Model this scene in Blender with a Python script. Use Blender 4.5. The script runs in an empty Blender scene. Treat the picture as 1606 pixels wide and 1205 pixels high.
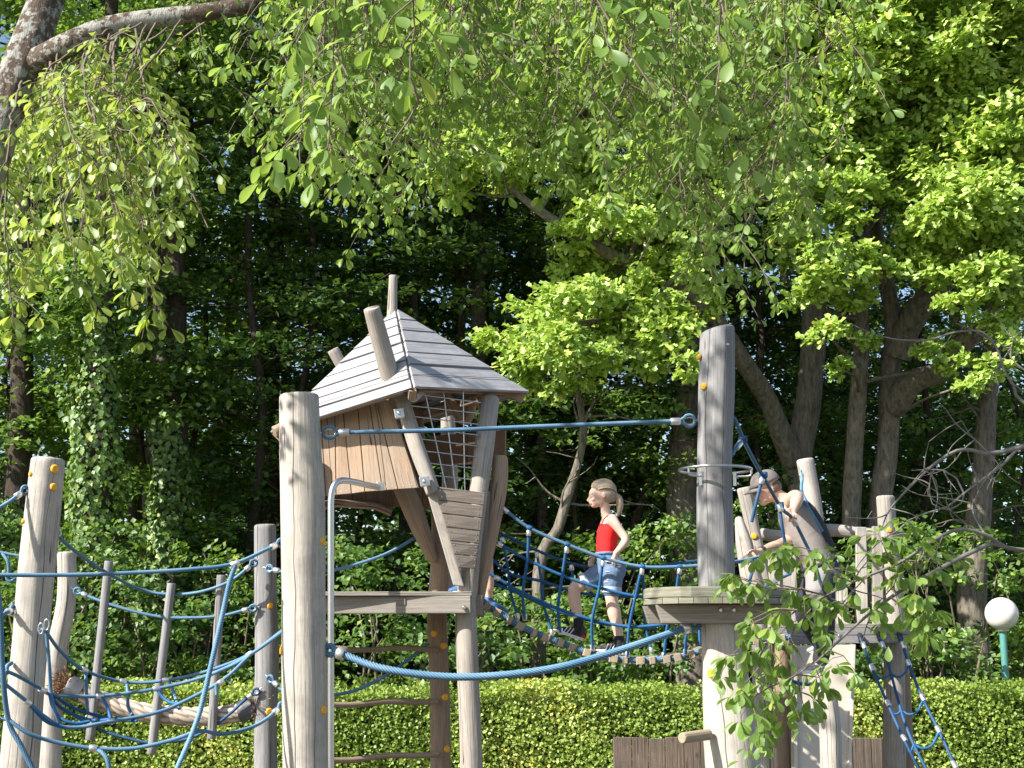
import bpy, math, random
import numpy as np
from mathutils import Vector, Matrix, Quaternion, noise
random.seed(7)
R = math.radians
sc = bpy.context.scene
COL = sc.collection
# ------------------------------------------------------------------ camera, light, exposure
PITCH = 10.35
EYE = Vector((0, 0, 1.6))
FPX = 2230.0
cam_d = bpy.data.cameras.new('camera'); cam = bpy.data.objects.new('camera', cam_d); COL.objects.link(cam)
cam.location = EYE; cam.rotation_euler = (R(90 + PITCH), 0, 0)
cam_d.sensor_width = 36; cam_d.lens = FPX / 1606 * 36; cam_d.clip_end = 2000; cam_d.clip_start = .05
sc.camera = cam
SUN_EL = 39.0
SUN_AZ = Vector((-0.85, -0.53))          # horizontal direction towards the sun
SUN_AZ.normalize()
TOSUN = Vector((SUN_AZ.x * math.cos(R(SUN_EL)), SUN_AZ.y * math.cos(R(SUN_EL)), math.sin(R(SUN_EL))))
w = bpy.data.worlds.new('World'); sc.world = w; w.use_nodes = True
nt = w.node_tree
sky = nt.nodes.new('ShaderNodeTexSky'); sky.sky_type = 'NISHITA'; sky.sun_disc = False
sky.sun_elevation = R(SUN_EL)
sky.sun_rotation = math.atan2(SUN_AZ.x, SUN_AZ.y)
bg = nt.nodes['Background']; bg.inputs[1].default_value = 0.10
nt.links.new(sky.outputs[0], bg.inputs[0])
sd = bpy.data.lights.new('sun', 'SUN'); sun = bpy.data.objects.new('sun', sd); COL.objects.link(sun)
sd.energy = 5.0; sd.angle = R(0.6); sd.color = (1, .955, .88)
sun.rotation_euler = TOSUN.to_track_quat('Z', 'Y').to_euler()
sc.view_settings.view_transform = 'Standard'; sc.view_settings.look = 'None'
sc.view_settings.exposure = 0.95; sc.view_settings.gamma = 1
try:
    sc.cycles.max_bounces = 7; sc.cycles.diffuse_bounces = 3; sc.cycles.transmission_bounces = 4; sc.cycles.glossy_bounces = 3
    sc.cycles.sample_clamp_indirect = 6
except Exception: pass

_f = Vector((0, math.cos(R(PITCH)), math.sin(R(PITCH)))); _u = Vector((0, -math.sin(R(PITCH)), math.cos(R(PITCH))))
def P(px, py, Y):
    """the world point that stands Y metres in front of the photographer on the ray of a photo pixel"""
    d = _f + Vector((1, 0, 0)) * ((px - 803) / FPX) + _u * ((602.5 - py) / FPX)
    return EYE + d * (Y / d.y)
def PP(pts, Y=None):
    out = []
    for p in pts:
        out.append(P(p[0], p[1], p[2] if len(p) > 2 else Y))
    return out

# ------------------------------------------------------------------ materials
def newmat(name):
    m = bpy.data.materials.new(name); m.use_nodes = True
    n = m.node_tree; n.nodes.clear()
    out = n.nodes.new('ShaderNodeOutputMaterial')
    return m, n, out
def _ramp(n, stops):
    r = n.nodes.new('ShaderNodeValToRGB'); e = r.color_ramp.elements
    while len(e) < len(stops): e.new(.5)
    for k, (p, c) in enumerate(stops):
        e[k].position = p; e[k].color = (*c, 1) if len(c) == 3 else c
    return r
def _noise(n, vec, scale, detail=4, rough=.55, dim='3D'):
    t = n.nodes.new('ShaderNodeTexNoise'); t.noise_dimensions = dim; t.inputs['Scale'].default_value = scale
    t.inputs['Detail'].default_value = detail; t.inputs['Roughness'].default_value = rough
    if vec is not None: n.links.new(vec, t.inputs['Vector'])
    return t
def _map(n, vec, scale):
    m = n.nodes.new('ShaderNodeMapping'); m.inputs['Scale'].default_value = scale; n.links.new(vec, m.inputs['Vector']); return m.outputs[0]
def _mix(n, a, b, fac, mode='MIX'):
    m = n.nodes.new('ShaderNodeMixRGB'); m.blend_type = mode
    for s, v in ((m.inputs[1], a), (m.inputs[2], b), (m.inputs[0], fac)):
        if isinstance(v, (int, float)): s.default_value = v
        elif isinstance(v, tuple): s.default_value = (*v, 1)
        else: n.links.new(v, s)
    return m.outputs[0]
def wood(name, light, dark, crack=(.07, .055, .04), tint=None, crackw=.02, rough=.8, stain=.5, knots=True):
    m, n, out = newmat(name)
    uv = n.nodes.new('ShaderNodeUVMap').outputs[0]
    tc = n.nodes.new('ShaderNodeTexCoord').outputs['Object']
    g = _noise(n, _map(n, uv, (70, 2.2, 1)), 1, 6, .62)
    g2 = _noise(n, _map(n, uv, (230, 9, 1)), 1, 3, .6)
    base = _ramp(n, [(.28, dark), (.52, tuple((a + b) / 2 for a, b in zip(light, dark))), (.7, light)])
    n.links.new(g.outputs[0], base.inputs[0])
    col = _mix(n, base.outputs[0], (.62, .6, .58), _r01(n, g2.outputs[0], .45, .62, 0, .55), 'MULTIPLY')
    big = _noise(n, tc, 4.3, 5, .68)
    t2 = tint or tuple(c * .62 for c in light)
    col = _mix(n, col, t2, _r01(n, big.outputs[0], .46, .72, 0, stain))
    c = _noise(n, _map(n, uv, (13, .16, 1)), 1, 1.6, .45)
    cm = n.nodes.new('ShaderNodeMath'); cm.operation = 'SUBTRACT'; n.links.new(c.outputs[0], cm.inputs[0]); cm.inputs[1].default_value = .5
    ca = n.nodes.new('ShaderNodeMath'); ca.operation = 'ABSOLUTE'; n.links.new(cm.outputs[0], ca.inputs[0])
    brk = _noise(n, _map(n, uv, (3, 1.4, 1)), 1, 2)
    thr = n.nodes.new('ShaderNodeMath'); thr.operation = 'ADD'; n.links.new(ca.outputs[0], thr.inputs[0])
    n.links.new(_r01(n, brk.outputs[0], .42, .6, 0, .06), thr.inputs[1])
    cf = _r01(n, thr.outputs[0], 0.002, crackw * .4, 1, 0)
    col = _mix(n, col, crack, cf)
    su = n.nodes.new('ShaderNodeSeparateXYZ'); n.links.new(uv, su.inputs[0])
    wn = _noise(n, _map(n, uv, (2.0, 1.1, 1)), 1, 2.5)
    def mth(op, a, b=None):
        q = n.nodes.new('ShaderNodeMath'); q.operation = op
        for s, v in zip(q.inputs, (a, b)):
            if v is None: continue
            if isinstance(v, (int, float)): s.default_value = v
            else: n.links.new(v, s)
        return q.outputs[0]
    fr = mth('ABSOLUTE', mth('SUBTRACT', mth('FRACT', mth('MULTIPLY', mth('ADD', su.outputs[0], mth('MULTIPLY', wn.outputs[0], .10)), 8.6)), .5))
    mk = _noise(n, _map(n, uv, (5, .55, 1)), 1, 1)
    cr = mth('SUBTRACT', fr, _r01(n, mk.outputs[0], .42, .64, -.012, .028))
    cf2 = _r01(n, cr, -.004, .006, .92, 0)
    col = _mix(n, col, crack, cf2)
    if knots:
        v = n.nodes.new('ShaderNodeTexVoronoi'); v.inputs['Scale'].default_value = 1; v.inputs['Randomness'].default_value = 1
        n.links.new(_map(n, uv, (4.3, 2.1, 1)), v.inputs['Vector'])
        col = _mix(n, col, tuple(x * .45 for x in dark), _r01(n, v.outputs['Distance'], .03, .085, .8, 0))
    b = n.nodes.new('ShaderNodeBsdfPrincipled'); b.inputs['Roughness'].default_value = rough
    n.links.new(col, b.inputs['Base Color'])
    bp = n.nodes.new('ShaderNodeBump'); bp.inputs['Strength'].default_value = .55; bp.inputs['Distance'].default_value = .006
    hs = _mix(n, _mix(n, g.outputs[0], (0, 0, 0), cf), (0, 0, 0), cf2)
    n.links.new(hs, bp.inputs['Height']); n.links.new(bp.outputs[0], b.inputs['Normal'])
    n.links.new(b.outputs[0], out.inputs[0])
    return m
def _r01(n, v, a, b, c, d):
    r = n.nodes.new('ShaderNodeMapRange'); n.links.new(v, r.inputs[0])
    for k, x in enumerate((a, b, c, d)): r.inputs[k + 1].default_value = x
    return r.outputs[0]
def plain(name, col, rough=.6, metal=0, var=.15, scale=8, bump=0, spec=.5, sub=0):
    m, n, out = newmat(name)
    tc = n.nodes.new('ShaderNodeTexCoord').outputs['Object']
    t = _noise(n, tc, scale, 5, .6)
    c = _mix(n, tuple(x * (1 - var) for x in col), tuple(min(1, x * (1 + var)) for x in col), t.outputs[0])
    b = n.nodes.new('ShaderNodeBsdfPrincipled'); b.inputs['Roughness'].default_value = rough; b.inputs['Metallic'].default_value = metal
    b.inputs['Specular IOR Level'].default_value = spec
    if sub: b.inputs['Subsurface Weight'].default_value = sub; b.inputs['Subsurface Radius'].default_value = (.01, .004, .002)
    n.links.new(c, b.inputs['Base Color'])
    if bump:
        bp = n.nodes.new('ShaderNodeBump'); bp.inputs['Strength'].default_value = bump; bp.inputs['Distance'].default_value = .01
        n.links.new(t.outputs[0], bp.inputs['Height']); n.links.new(bp.outputs[0], b.inputs['Normal'])
    n.links.new(b.outputs[0], out.inputs[0])
    return m
def leafmat(name, c1, c2, c3, trans, tfac=.42, rough=.5, gloss=.045):
    """c1..c3: the leaves' own colours, from darkest to lightest leaf; trans: light that comes through a leaf"""
    m, n, out = newmat(name)
    at = n.nodes.new('ShaderNodeAttribute'); at.attribute_name = 'rnd'
    r = _ramp(n, [(0, c1), (.55, c2), (.93, c3), (1, tuple(x * y for x, y in zip(c3, (1.6, 1.15, .9))))])
    n.links.new(at.outputs['Fac'], r.inputs[0])
    d = n.nodes.new('ShaderNodeBsdfDiffuse'); n.links.new(r.outputs[0], d.inputs[0])
    t = n.nodes.new('ShaderNodeBsdfTranslucent')
    n.links.new(_mix(n, tuple(x * .7 for x in trans), trans, at.outputs['Fac']), t.inputs[0])
    g = n.nodes.new('ShaderNodeBsdfGlossy'); g.inputs['Roughness'].default_value = rough; g.inputs[0].default_value = (.9, .95, .9, 1)
    a = n.nodes.new('ShaderNodeMixShader'); a.inputs[0].default_value = tfac
    n.links.new(d.outputs[0], a.inputs[1]); n.links.new(t.outputs[0], a.inputs[2])
    b = n.nodes.new('ShaderNodeMixShader'); b.inputs[0].default_value = gloss
    n.links.new(a.outputs[0], b.inputs[1]); n.links.new(g.outputs[0], b.inputs[2])
    n.links.new(b.outputs[0], out.inputs[0])
    return m
def bark(name, c1, c2, lichen=None, scale=14, lt=.52):
    m, n, out = newmat(name)
    tc = n.nodes.new('ShaderNodeTexCoord').outputs['Object']
    a = _noise(n, _map(n, tc, (1, 1, .28)), scale * 1.6, 7, .68)
    r = _ramp(n, [(.32, c1), (.66, c2)]); n.links.new(a.outputs[0], r.inputs[0])
    col = r.outputs[0]
    if lichen:
        l = _noise(n, tc, scale * .9, 8, .72); l2 = _noise(n, tc, 2.6, 2)
        s = n.nodes.new('ShaderNodeMath'); s.operation = 'ADD'; n.links.new(l.outputs[0], s.inputs[0]); n.links.new(_r01(n, l2.outputs[0], .3, .7, -.08, .1), s.inputs[1])
        col = _mix(n, col, lichen, _r01(n, s.outputs[0], lt, lt + .05, 0, .9))
    b = n.nodes.new('ShaderNodeBsdfPrincipled'); b.inputs['Roughness'].default_value = .9; b.inputs['Specular IOR Level'].default_value = .2
    n.links.new(col, b.inputs['Base Color'])
    bp = n.nodes.new('ShaderNodeBump'); bp.inputs['Strength'].default_value = .9; bp.inputs['Distance'].default_value = .025
    n.links.new(a.outputs[0], bp.inputs['Height']); n.links.new(bp.outputs[0], b.inputs['Normal'])
    n.links.new(b.outputs[0], out.inputs[0])
    return m
def ropemat(name, c1, c2, rough=.62):
    m, n, out = newmat(name)
    tc = n.nodes.new('ShaderNodeTexCoord').outputs['Object']
    a = _noise(n, tc, 260, 3, .6); c = _noise(n, tc, 5, 3, .6)
    col = _mix(n, c1, c2, _r01(n, c.outputs[0], .3, .7, 0, 1))
    col = _mix(n, col, (.75, .75, .75), _r01(n, a.outputs[0], .4, .7, 0, .5), 'MULTIPLY')
    # shade painted into the grooves between the strands, so the twist shows
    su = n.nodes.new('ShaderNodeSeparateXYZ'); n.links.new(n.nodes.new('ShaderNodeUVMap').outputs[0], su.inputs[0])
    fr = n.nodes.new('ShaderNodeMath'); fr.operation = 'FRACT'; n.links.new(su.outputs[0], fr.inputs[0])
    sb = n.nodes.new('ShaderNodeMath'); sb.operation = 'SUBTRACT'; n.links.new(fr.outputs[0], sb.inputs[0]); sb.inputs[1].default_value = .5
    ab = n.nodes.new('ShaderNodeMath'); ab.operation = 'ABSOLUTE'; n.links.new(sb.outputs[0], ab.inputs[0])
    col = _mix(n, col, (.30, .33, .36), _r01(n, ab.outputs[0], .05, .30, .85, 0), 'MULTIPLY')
    b = n.nodes.new('ShaderNodeBsdfPrincipled'); b.inputs['Roughness'].default_value = rough
    b.inputs['Specular IOR Level'].default_value = .35; n.links.new(col, b.inputs['Base Color'])
    n.links.new(b.outputs[0], out.inputs[0])
    return m
M = dict(
    post=wood('weathered_post', (.50, .45, .39), (.30, .265, .225), tint=(.22, .205, .19)),
    greypost=wood('grey_weathered_post', (.36, .35, .34), (.20, .20, .205), tint=(.19, .185, .19)),
    palepost=wood('pale_sunbleached_post', (.63, .575, .50), (.41, .37, .32), tint=(.27, .25, .235), stain=.75),
    brownpost=wood('brown_post', (.40, .29, .20), (.24, .165, .11), tint=(.26, .22, .18)),
    roof=wood('silver_roof_board', (.47, .47, .475), (.27, .27, .28), tint=(.20, .19, .185), knots=False, stain=.6),
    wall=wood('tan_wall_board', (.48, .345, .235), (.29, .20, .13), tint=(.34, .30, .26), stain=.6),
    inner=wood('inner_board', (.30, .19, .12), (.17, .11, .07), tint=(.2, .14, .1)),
    panel=wood('panel_board', (.32, .265, .215), (.20, .165, .135), tint=(.17, .14, .12), knots=False),
    deck=wood('deck_board', (.40, .36, .31), (.24, .21, .175), tint=(.25, .23, .2)),
    mossdeck=wood('mossy_deck', (.33, .32, .24), (.2, .19, .14), tint=(.16, .17, .13)),
    palisade=wood('old_palisade', (.27, .20, .145), (.065, .05, .04), tint=(.085, .075, .065), crackw=.05, stain=.95),
    rung=wood('rung', (.40, .30, .21), (.27, .2, .14), knots=False),
    block=wood('block_wood', (.52, .42, .28), (.34, .27, .18), tint=(.28, .23, .17), knots=False),
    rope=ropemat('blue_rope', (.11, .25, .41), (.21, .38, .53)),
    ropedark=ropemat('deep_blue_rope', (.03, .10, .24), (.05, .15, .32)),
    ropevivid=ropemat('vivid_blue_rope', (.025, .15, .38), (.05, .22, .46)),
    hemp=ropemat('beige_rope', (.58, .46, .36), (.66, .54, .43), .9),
    tuft=plain('rope_tuft', (.30, .17, .09), .95, var=.5, scale=40),
    steel=plain('galvanised_steel', (.62, .62, .62), .33, 1, var=.08, scale=20),
    alu=plain('aluminium', (.78, .77, .75), .38, .85, var=.06),
    tape=plain('dark_tape', (.10, .10, .11), .4, .3, var=.3, scale=30),
    slide=plain('brushed_slide_steel', (.60, .53, .43), .45, .25, var=.12, scale=2.2),
    blackm=plain('black_rubber', (.02, .02, .022), .6, var=.2),
    cap=plain('yellow_plastic', (.85, .42, .03), .4, var=.06),
    capy=plain('bright_yellow_plastic', (.9, .62, .03), .4, var=.06),
    globe=plain('milk_glass', (.80, .75, .70), .22, var=.02, sub=.2),
    green=plain('green_lacquer', (.10, .30, .25), .35, var=.08),
    bark=bark('grey_bark', (.08, .068, .055), (.27, .235, .19)),
    barkdark=bark('dark_bark', (.03, .024, .018), (.09, .07, .052)),
    barkred=bark('lichen_bark', (.07, .05, .038), (.18, .135, .10), (.42, .42, .37), 30, .50),
    twig=plain('twig', (.17, .135, .10), .85, var=.4, scale=30),
    twiggrey=plain('grey_twig', (.18, .17, .15), .85, var=.35, scale=30),
    ground=plain('ground_soil', (.10, .085, .06), .95, var=.4, scale=1.2, bump=.4),
    lf_beech=leafmat('beech_leaf', (.065, .14, .026), (.135, .25, .042), (.26, .39, .07), (.28, .46, .05)),
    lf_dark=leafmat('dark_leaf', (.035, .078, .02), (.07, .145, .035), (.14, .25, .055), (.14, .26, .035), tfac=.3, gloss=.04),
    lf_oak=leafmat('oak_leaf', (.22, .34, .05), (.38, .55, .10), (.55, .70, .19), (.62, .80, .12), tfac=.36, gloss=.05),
    lf_ivy=leafmat('ivy_leaf', (.06, .13, .022), (.14, .25, .04), (.3, .42, .10), (.25, .42, .05), tfac=.3, gloss=.06),
    lf_shrub=leafmat('shrub_leaf', (.05, .11, .025), (.10, .20, .04), (.2, .32, .075), (.28, .46, .06)),
    lf_hedge=leafmat('hedge_leaf', (.16, .26, .032), (.32, .44, .075), (.50, .55, .14), (.48, .58, .07), tfac=.28, gloss=.04),
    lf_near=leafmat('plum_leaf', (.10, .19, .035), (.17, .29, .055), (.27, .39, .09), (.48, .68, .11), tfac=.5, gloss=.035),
    lf_near_sunlit=leafmat('plum_leaf_painted_sun', (.13, .22, .035), (.22, .33, .06), (.36, .45, .11), (.60, .74, .12), tfac=.48, gloss=.05),  # lighter copy of plum_leaf: stronger sun on the left sprays painted in
    skin=plain('skin', (.66, .42, .31), .5, var=.06, scale=20, sub=.15),
    skingirl=plain('fair_skin', (.74, .50, .39), .5, var=.05, scale=20, sub=.15),
    lip=plain('lip', (.50, .17, .14), .5),
    eyew=plain('eye_white', (.8, .78, .75), .3), iris=plain('iris', (.05, .06, .07), .3),
    hair=plain('blond_hair', (.42, .33, .225), .5, var=.45, scale=60, bump=.5),
    hairdark=plain('short_brown_hair', (.16, .11, .07), .7, var=.3, scale=60),
    red=plain('red_cotton', (.85, .015, .015), .85, var=.1, scale=12, bump=.7),
    denim=plain('blue_denim', (.15, .23, .36), .9, var=.4, scale=30, bump=.6),
    denimlight=plain('washed_denim', (.42, .48, .55), .9, var=.3, scale=40),
    shirt=plain('grey_shirt', (.33, .29, .265), .9, var=.08, scale=9, bump=.7),
    shirtblack=plain('black_mesh', (.035, .033, .035), .9, var=.2),
    capgrey=plain('grey_cap', (.20, .17, .155), .9, var=.1, scale=40),
    navy=plain('navy_trousers', (.035, .037, .055), .85, var=.2, scale=20, bump=.2),
    greytrouser=plain('grey_trousers', (.30, .28, .27), .85, var=.1, scale=20),
    shoe=plain('dark_shoe', (.04, .035, .04), .7, var=.2), white=plain('white_rubber', (.75, .73, .7), .6, var=.06),
    sock=plain('black_sock', (.02, .02, .022), .9),
    shoegrey=plain('grey_sneaker', (.42, .41, .41), .7, var=.3, scale=40),
    blueshoe=plain('blue_shoe', (.05, .14, .30), .6), lime=plain('lime_trim', (.35, .55, .08), .6),
    brownleaf=plain('withered_leaf', (.22, .12, .06), .9, var=.3),
    plum=plain('dark_plum', (.03, .03, .07), .45),
)

# ------------------------------------------------------------------ objects
def tag(o, label, cat, group=None, kind=None):
    if label: o['label'] = label
    if cat: o['category'] = cat
    if group: o['group'] = group
    if kind: o['kind'] = kind
    return o
def thing(name, loc, label, cat, group=None):
    o = bpy.data.objects.new(name, None); COL.objects.link(o); o.location = loc; o.empty_display_size = .1
    return tag(o, label, cat, group)
def link(name, me, parent=None):
    o = bpy.data.objects.new(name, me); COL.objects.link(o)
    if parent is not None:
        o.parent = parent
        if parent.parent is None: o.matrix_parent_inverse = Matrix.Translation(-parent.location)
        # parts are modelled in world space
    return o
class MB:
    def __init__(s): s.v = []; s.f = []; s.uv = []; s.sm = []
    def add(s, vs, fs, uvs, smooth=True):
        b = len(s.v); s.v += [tuple(x) for x in vs]
        for f, u in zip(fs, uvs): s.f.append([b + i for i in f]); s.uv.append(u); s.sm.append(smooth)
    def tube(s, path, rad, n=10, cap=True, lump=0, seed=0, flat=None, ell=None, twist=0, lobes=0, lobe=.12, chamfer=0, axis=None, captilt=None):
        """path: points, rad: number or list. ell: second radius factor. lumps make a log uneven"""
        path = [Vector(p) for p in path]; k = len(path)
        rad = [rad] * k if isinstance(rad, (int, float)) else list(rad)
        if chamfer:
            d0 = (path[1] - path[0]).normalized(); d1 = (path[-1] - path[-2]).normalized()
            e = chamfer
            path = [path[0]] + [path[0] + d0 * e] + path[1:-1] + [path[-1] - d1 * e, path[-1] - d1 * e * .35, path[-1]]
            rad = [rad[0] - e * .8, rad[0]] + rad[1:-1] + [rad[-1], rad[-1] - e * .35, rad[-1] - e]
            k = len(path)
        t = [(path[min(i + 1, k - 1)] - path[max(i - 1, 0)]).normalized() for i in range(k)]
        ref = axis or (Vector((0, 1, 0)) if abs(t[0].y) < .9 else Vector((0, 0, 1)))
        nn = (ref - t[0] * ref.dot(t[0])).normalized()
        vs = []; L = 0; Ls = []
        ph = [random.Random(seed * 31 + q).uniform(0, 6.28) for q in range(8)]
        for i in range(k):
            if i:
                L += (path[i] - path[i - 1]).length
                nn = (nn - t[i] * nn.dot(t[i])).normalized()
            Ls.append(L); bb = t[i].cross(nn)
            for j in range(n):
                a = 2 * math.pi * j / n
                r = rad[i]
                if lump:
                    r *= 1 + lump * (.5 * math.sin(2 * a + ph[0] + 1.3 * L) + .35 * math.sin(3 * a + ph[1] - 2.1 * L) + .35 * math.sin(a + ph[2] + 4.4 * L) + .25 * math.sin(5 * a + ph[3] + 3 * L) + .4 * math.sin(ph[4] + 6.1 * L) + .2 * math.sin(7 * a + ph[5]))
                if lobes: r *= 1 + lobe * (1 if (j * lobes * 2 // n) % 2 == 0 else -1) * (1 if n == lobes * 2 else math.cos(a * lobes))
                aa = a + twist * L
                vs.append(path[i] + nn * (math.cos(aa) * r) + bb * (math.sin(aa) * r * (ell or 1)))
        R_ = max(rad); fs = []; us = []
        off = random.Random(seed + 5).uniform(0, 9)
        for i in range(k - 1):
            for j in range(n):
                j2 = (j + 1) % n
                fs.append([i * n + j, i * n + j2, (i + 1) * n + j2, (i + 1) * n + j])
                u0 = off + 2 * math.pi * R_ * j / n; u1 = off + 2 * math.pi * R_ * (j + 1) / n
                if lobes: u0, u1 = j * .5, (j + 1) * .5
                us.append([(u0, Ls[i]), (u1, Ls[i]), (u1, Ls[i + 1]), (u0, Ls[i + 1])])
        s.add(vs, fs, us, True)
        if cap:
            for i, rev in ((0, True), (k - 1, False)):
                ring = [i * n + j for j in range(n)]
                if rev: ring = ring[::-1]
                vv = [vs[q] for q in ring]; c = sum(vv, Vector()) / n
                s.add(vv + [c], [[q, (q + 1) % n, n] for q in range(n)], [[(off + .01 * q, 0), (off + .01 * q + .01, .0), (off + .01 * q, .05)] for q in range(n)], False)
        return s
    def hexa(s, c, seed=0, axis=0, smooth=False):
        """eight corners: c[0..3] bottom loop, c[4..7] top loop; the grain runs along axis 0 (c0->c1) or 1 (c0->c3) or 2 (c0->c4)"""
        c = [Vector(x) for x in c]; rs = random.Random(seed); o1 = rs.uniform(0, 40); o2 = rs.uniform(0, 40)
        A = ((c[1] - c[0]), (c[3] - c[0]), (c[4] - c[0]))
        g = A[axis].normalized()
        fs = [[0, 3, 2, 1], [4, 5, 6, 7], [0, 1, 5, 4], [1, 2, 6, 5], [2, 3, 7, 6], [3, 0, 4, 7]]
        us = []
        for q, f in enumerate(fs):
            e = (c[f[1]] - c[f[0]]); nrm = e.cross(c[f[2]] - c[f[1]])
            if nrm.length < 1e-9: nrm = Vector((0, 0, 1))
            nrm.normalize(); across = nrm.cross(g)
            if across.length < 1e-3: across = e.normalized(); 
            us.append([(o1 + q * .37 + (c[i] - c[0]).dot(across), o2 + (c[i] - c[0]).dot(g)) for i in f])
        s.add(c, fs, us, smooth)
        return s
    def plank(s, a, b, wdir, width, thick, seed=0, w2=None):
        """a board from a to b; wdir is the direction of its width, its thickness lies across both"""
        a = Vector(a); b = Vector(b); d = (b - a).normalized(); wd = Vector(wdir); wd = (wd - d * wd.dot(d)).normalized(); nd = d.cross(wd)
        h = width / 2; h2 = (w2 if w2 is not None else width) / 2; t = thick / 2
        return s.hexa([a - wd * h - nd * t, b - wd * h2 - nd * t, b + wd * h2 - nd * t, a + wd * h - nd * t,
                       a - wd * h + nd * t, b - wd * h2 + nd * t, b + wd * h2 + nd * t, a + wd * h + nd * t], seed, 0)
    def disc(s, c, nrm, r, thick, n=12, dome=0):
        c = Vector(c); nrm = Vector(nrm).normalized()
        if dome: return s.tube([c, c + nrm * thick * .6, c + nrm * thick], [r, r * .9, r * .55], n)
        return s.tube([c, c + nrm * thick], r, n)
    def build(s, name, mat, parent=None, bevel=0, weld=False):
        me = bpy.data.meshes.new(name); me.from_pydata(s.v, [], s.f); ul = me.uv_layers.new(name='UVMap')
        flat = [c for u in s.uv for p in u for c in p]
        ul.data.foreach_set('uv', flat)
        me.polygons.foreach_set('use_smooth', s.sm); me.materials.append(mat); me.update()
        o = link(name, me, parent)
        if bevel:
            b = o.modifiers.new('bevel', 'BEVEL'); b.width = bevel; b.segments = 2; b.limit_method = 'ANGLE'; b.angle_limit = R(40)
        return o
def smooth(pts, step=.03, closed=False):
    """Catmull-Rom through the points, resampled about every step metres"""
    pts = [Vector(p) for p in pts]
    if len(pts) == 2:
        n = max(1, int((pts[1] - pts[0]).length / step)); return [pts[0].lerp(pts[1], i / n) for i in range(n + 1)]
    out = []
    q = [pts[0] * 2 - pts[1]] + pts + [pts[-1] * 2 - pts[-2]]
    for i in range(1, len(q) - 2):
        p0, p1, p2, p3 = q[i - 1:i + 3]; n = max(1, int((p2 - p1).length / step))
        for k in range(n):
            t = k / n
            out.append(.5 * ((2 * p1) + (p2 - p0) * t + (2 * p0 - 5 * p1 + 4 * p2 - p3) * t * t + (3 * p1 - p0 - 3 * p2 + p3) * t ** 3))
    out.append(pts[-1]); return out
def lerp_r(rs, k):
    """radii resampled to k values"""
    out = []
    for i in range(k):
        t = i / max(1, k - 1) * (len(rs) - 1); a = int(min(t, len(rs) - 2)); out.append(rs[a] + (rs[a + 1] - rs[a]) * (t - a))
    return out
def log(path, rs, mat, name='log', parent=None, lump=.05, seed=1, n=28, step=.035, chamfer=.012, ell=None):
    p = smooth(path, step); m = MB(); m.tube(p, lerp_r(rs, len(p)), n, True, lump, seed, chamfer=chamfer, ell=ell)
    return m.build(name, mat, parent)
def caps_on(parent, items, mat='cap'):
    for (p, nrm, r) in items:
        m = MB(); m.tube([p, Vector(p) + Vector(nrm).normalized() * .007, Vector(p) + Vector(nrm).normalized() * .012], [r, r, r * .7], 14)
        m.tube([Vector(p) + Vector(nrm).normalized() * .0125, Vector(p) + Vector(nrm).normalized() * .0135], [r * .3] * 2, 8)
        m.build('bolt_cap', M[mat], parent)
# ropes
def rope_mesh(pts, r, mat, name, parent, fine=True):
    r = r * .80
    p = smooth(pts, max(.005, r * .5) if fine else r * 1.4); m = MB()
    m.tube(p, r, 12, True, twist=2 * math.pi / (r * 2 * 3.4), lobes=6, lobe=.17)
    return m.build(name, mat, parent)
def ferrule(a, b, r, parent, mat='alu'):
    a = Vector(a); b = Vector(b); m = MB(); d = (b - a)
    m.tube([a, a + d * .08, a + d * .92, b], [r * 1.28, r * 1.5, r * 1.5, r * 1.28], 14); return m.build('ferrule', M[mat], parent)
def eye(c, d, r, parent, size=.035, mat=None, ropemat_=None):
    """a rope end: teardrop eye round a thimble, in the vertical plane through d"""
    d = Vector(d).normalized(); side = Vector((0, 0, 1)) - d * d.z
    if side.length < .2: side = Vector((1, 0, 0)) - d * d.x
    side.normalize(); c = Vector(c)
    pts = [c + d * (size * 2.6)] + [c + d * (size * (1 - math.cos(t) * 1) * .9) * 1 + side * (math.sin(t) * size * .85) for t in [R(x) for x in range(150, -151, -30)]] + [c + d * (size * 2.6)]
    rope_mesh(pts, r * .85, ropemat_ or M['rope'], 'eye_loop', parent)
    m = MB(); m.tube([c + d * (size * (1 - math.cos(t)) * .9) + side * (math.sin(t) * size * .55) for t in [R(x) for x in range(0, 361, 30)]], r * .3, 8, False)
    m.tube([c - d * size * .9, c + d * size * .12], r * .35, 8)
    m.build('thimble', M['steel'], parent)
    ferrule(c + d * size * 2.3, c + d * size * (2.3 + 1.5), r, parent)
def rope(label, pts, r, Y=None, a=False, b=False, mat='rope', name='rope', group=None, ferr=(), cat='rope', size=None):
    pts = PP(pts, Y) if not isinstance(pts[0], Vector) else pts
    th = thing(name, pts[0], label, cat, group)
    sz = size or r * 2.1
    q = list(pts)
    if a: eye(pts[0], pts[1] - pts[0], r, th, sz, ropemat_=M[mat]); q[0] = pts[0] + (pts[1] - pts[0]).normalized() * sz * 2.4
    if b: eye(pts[-1], pts[-2] - pts[-1], r, th, sz, ropemat_=M[mat]); q[-1] = pts[-1] + (pts[-2] - pts[-1]).normalized() * sz * 2.4
    rope_mesh(q, r, M[mat], 'strand', th)
    for (p0, p1) in ferr: ferrule(P(*p0), P(*p1), r, th)
    return th
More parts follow.
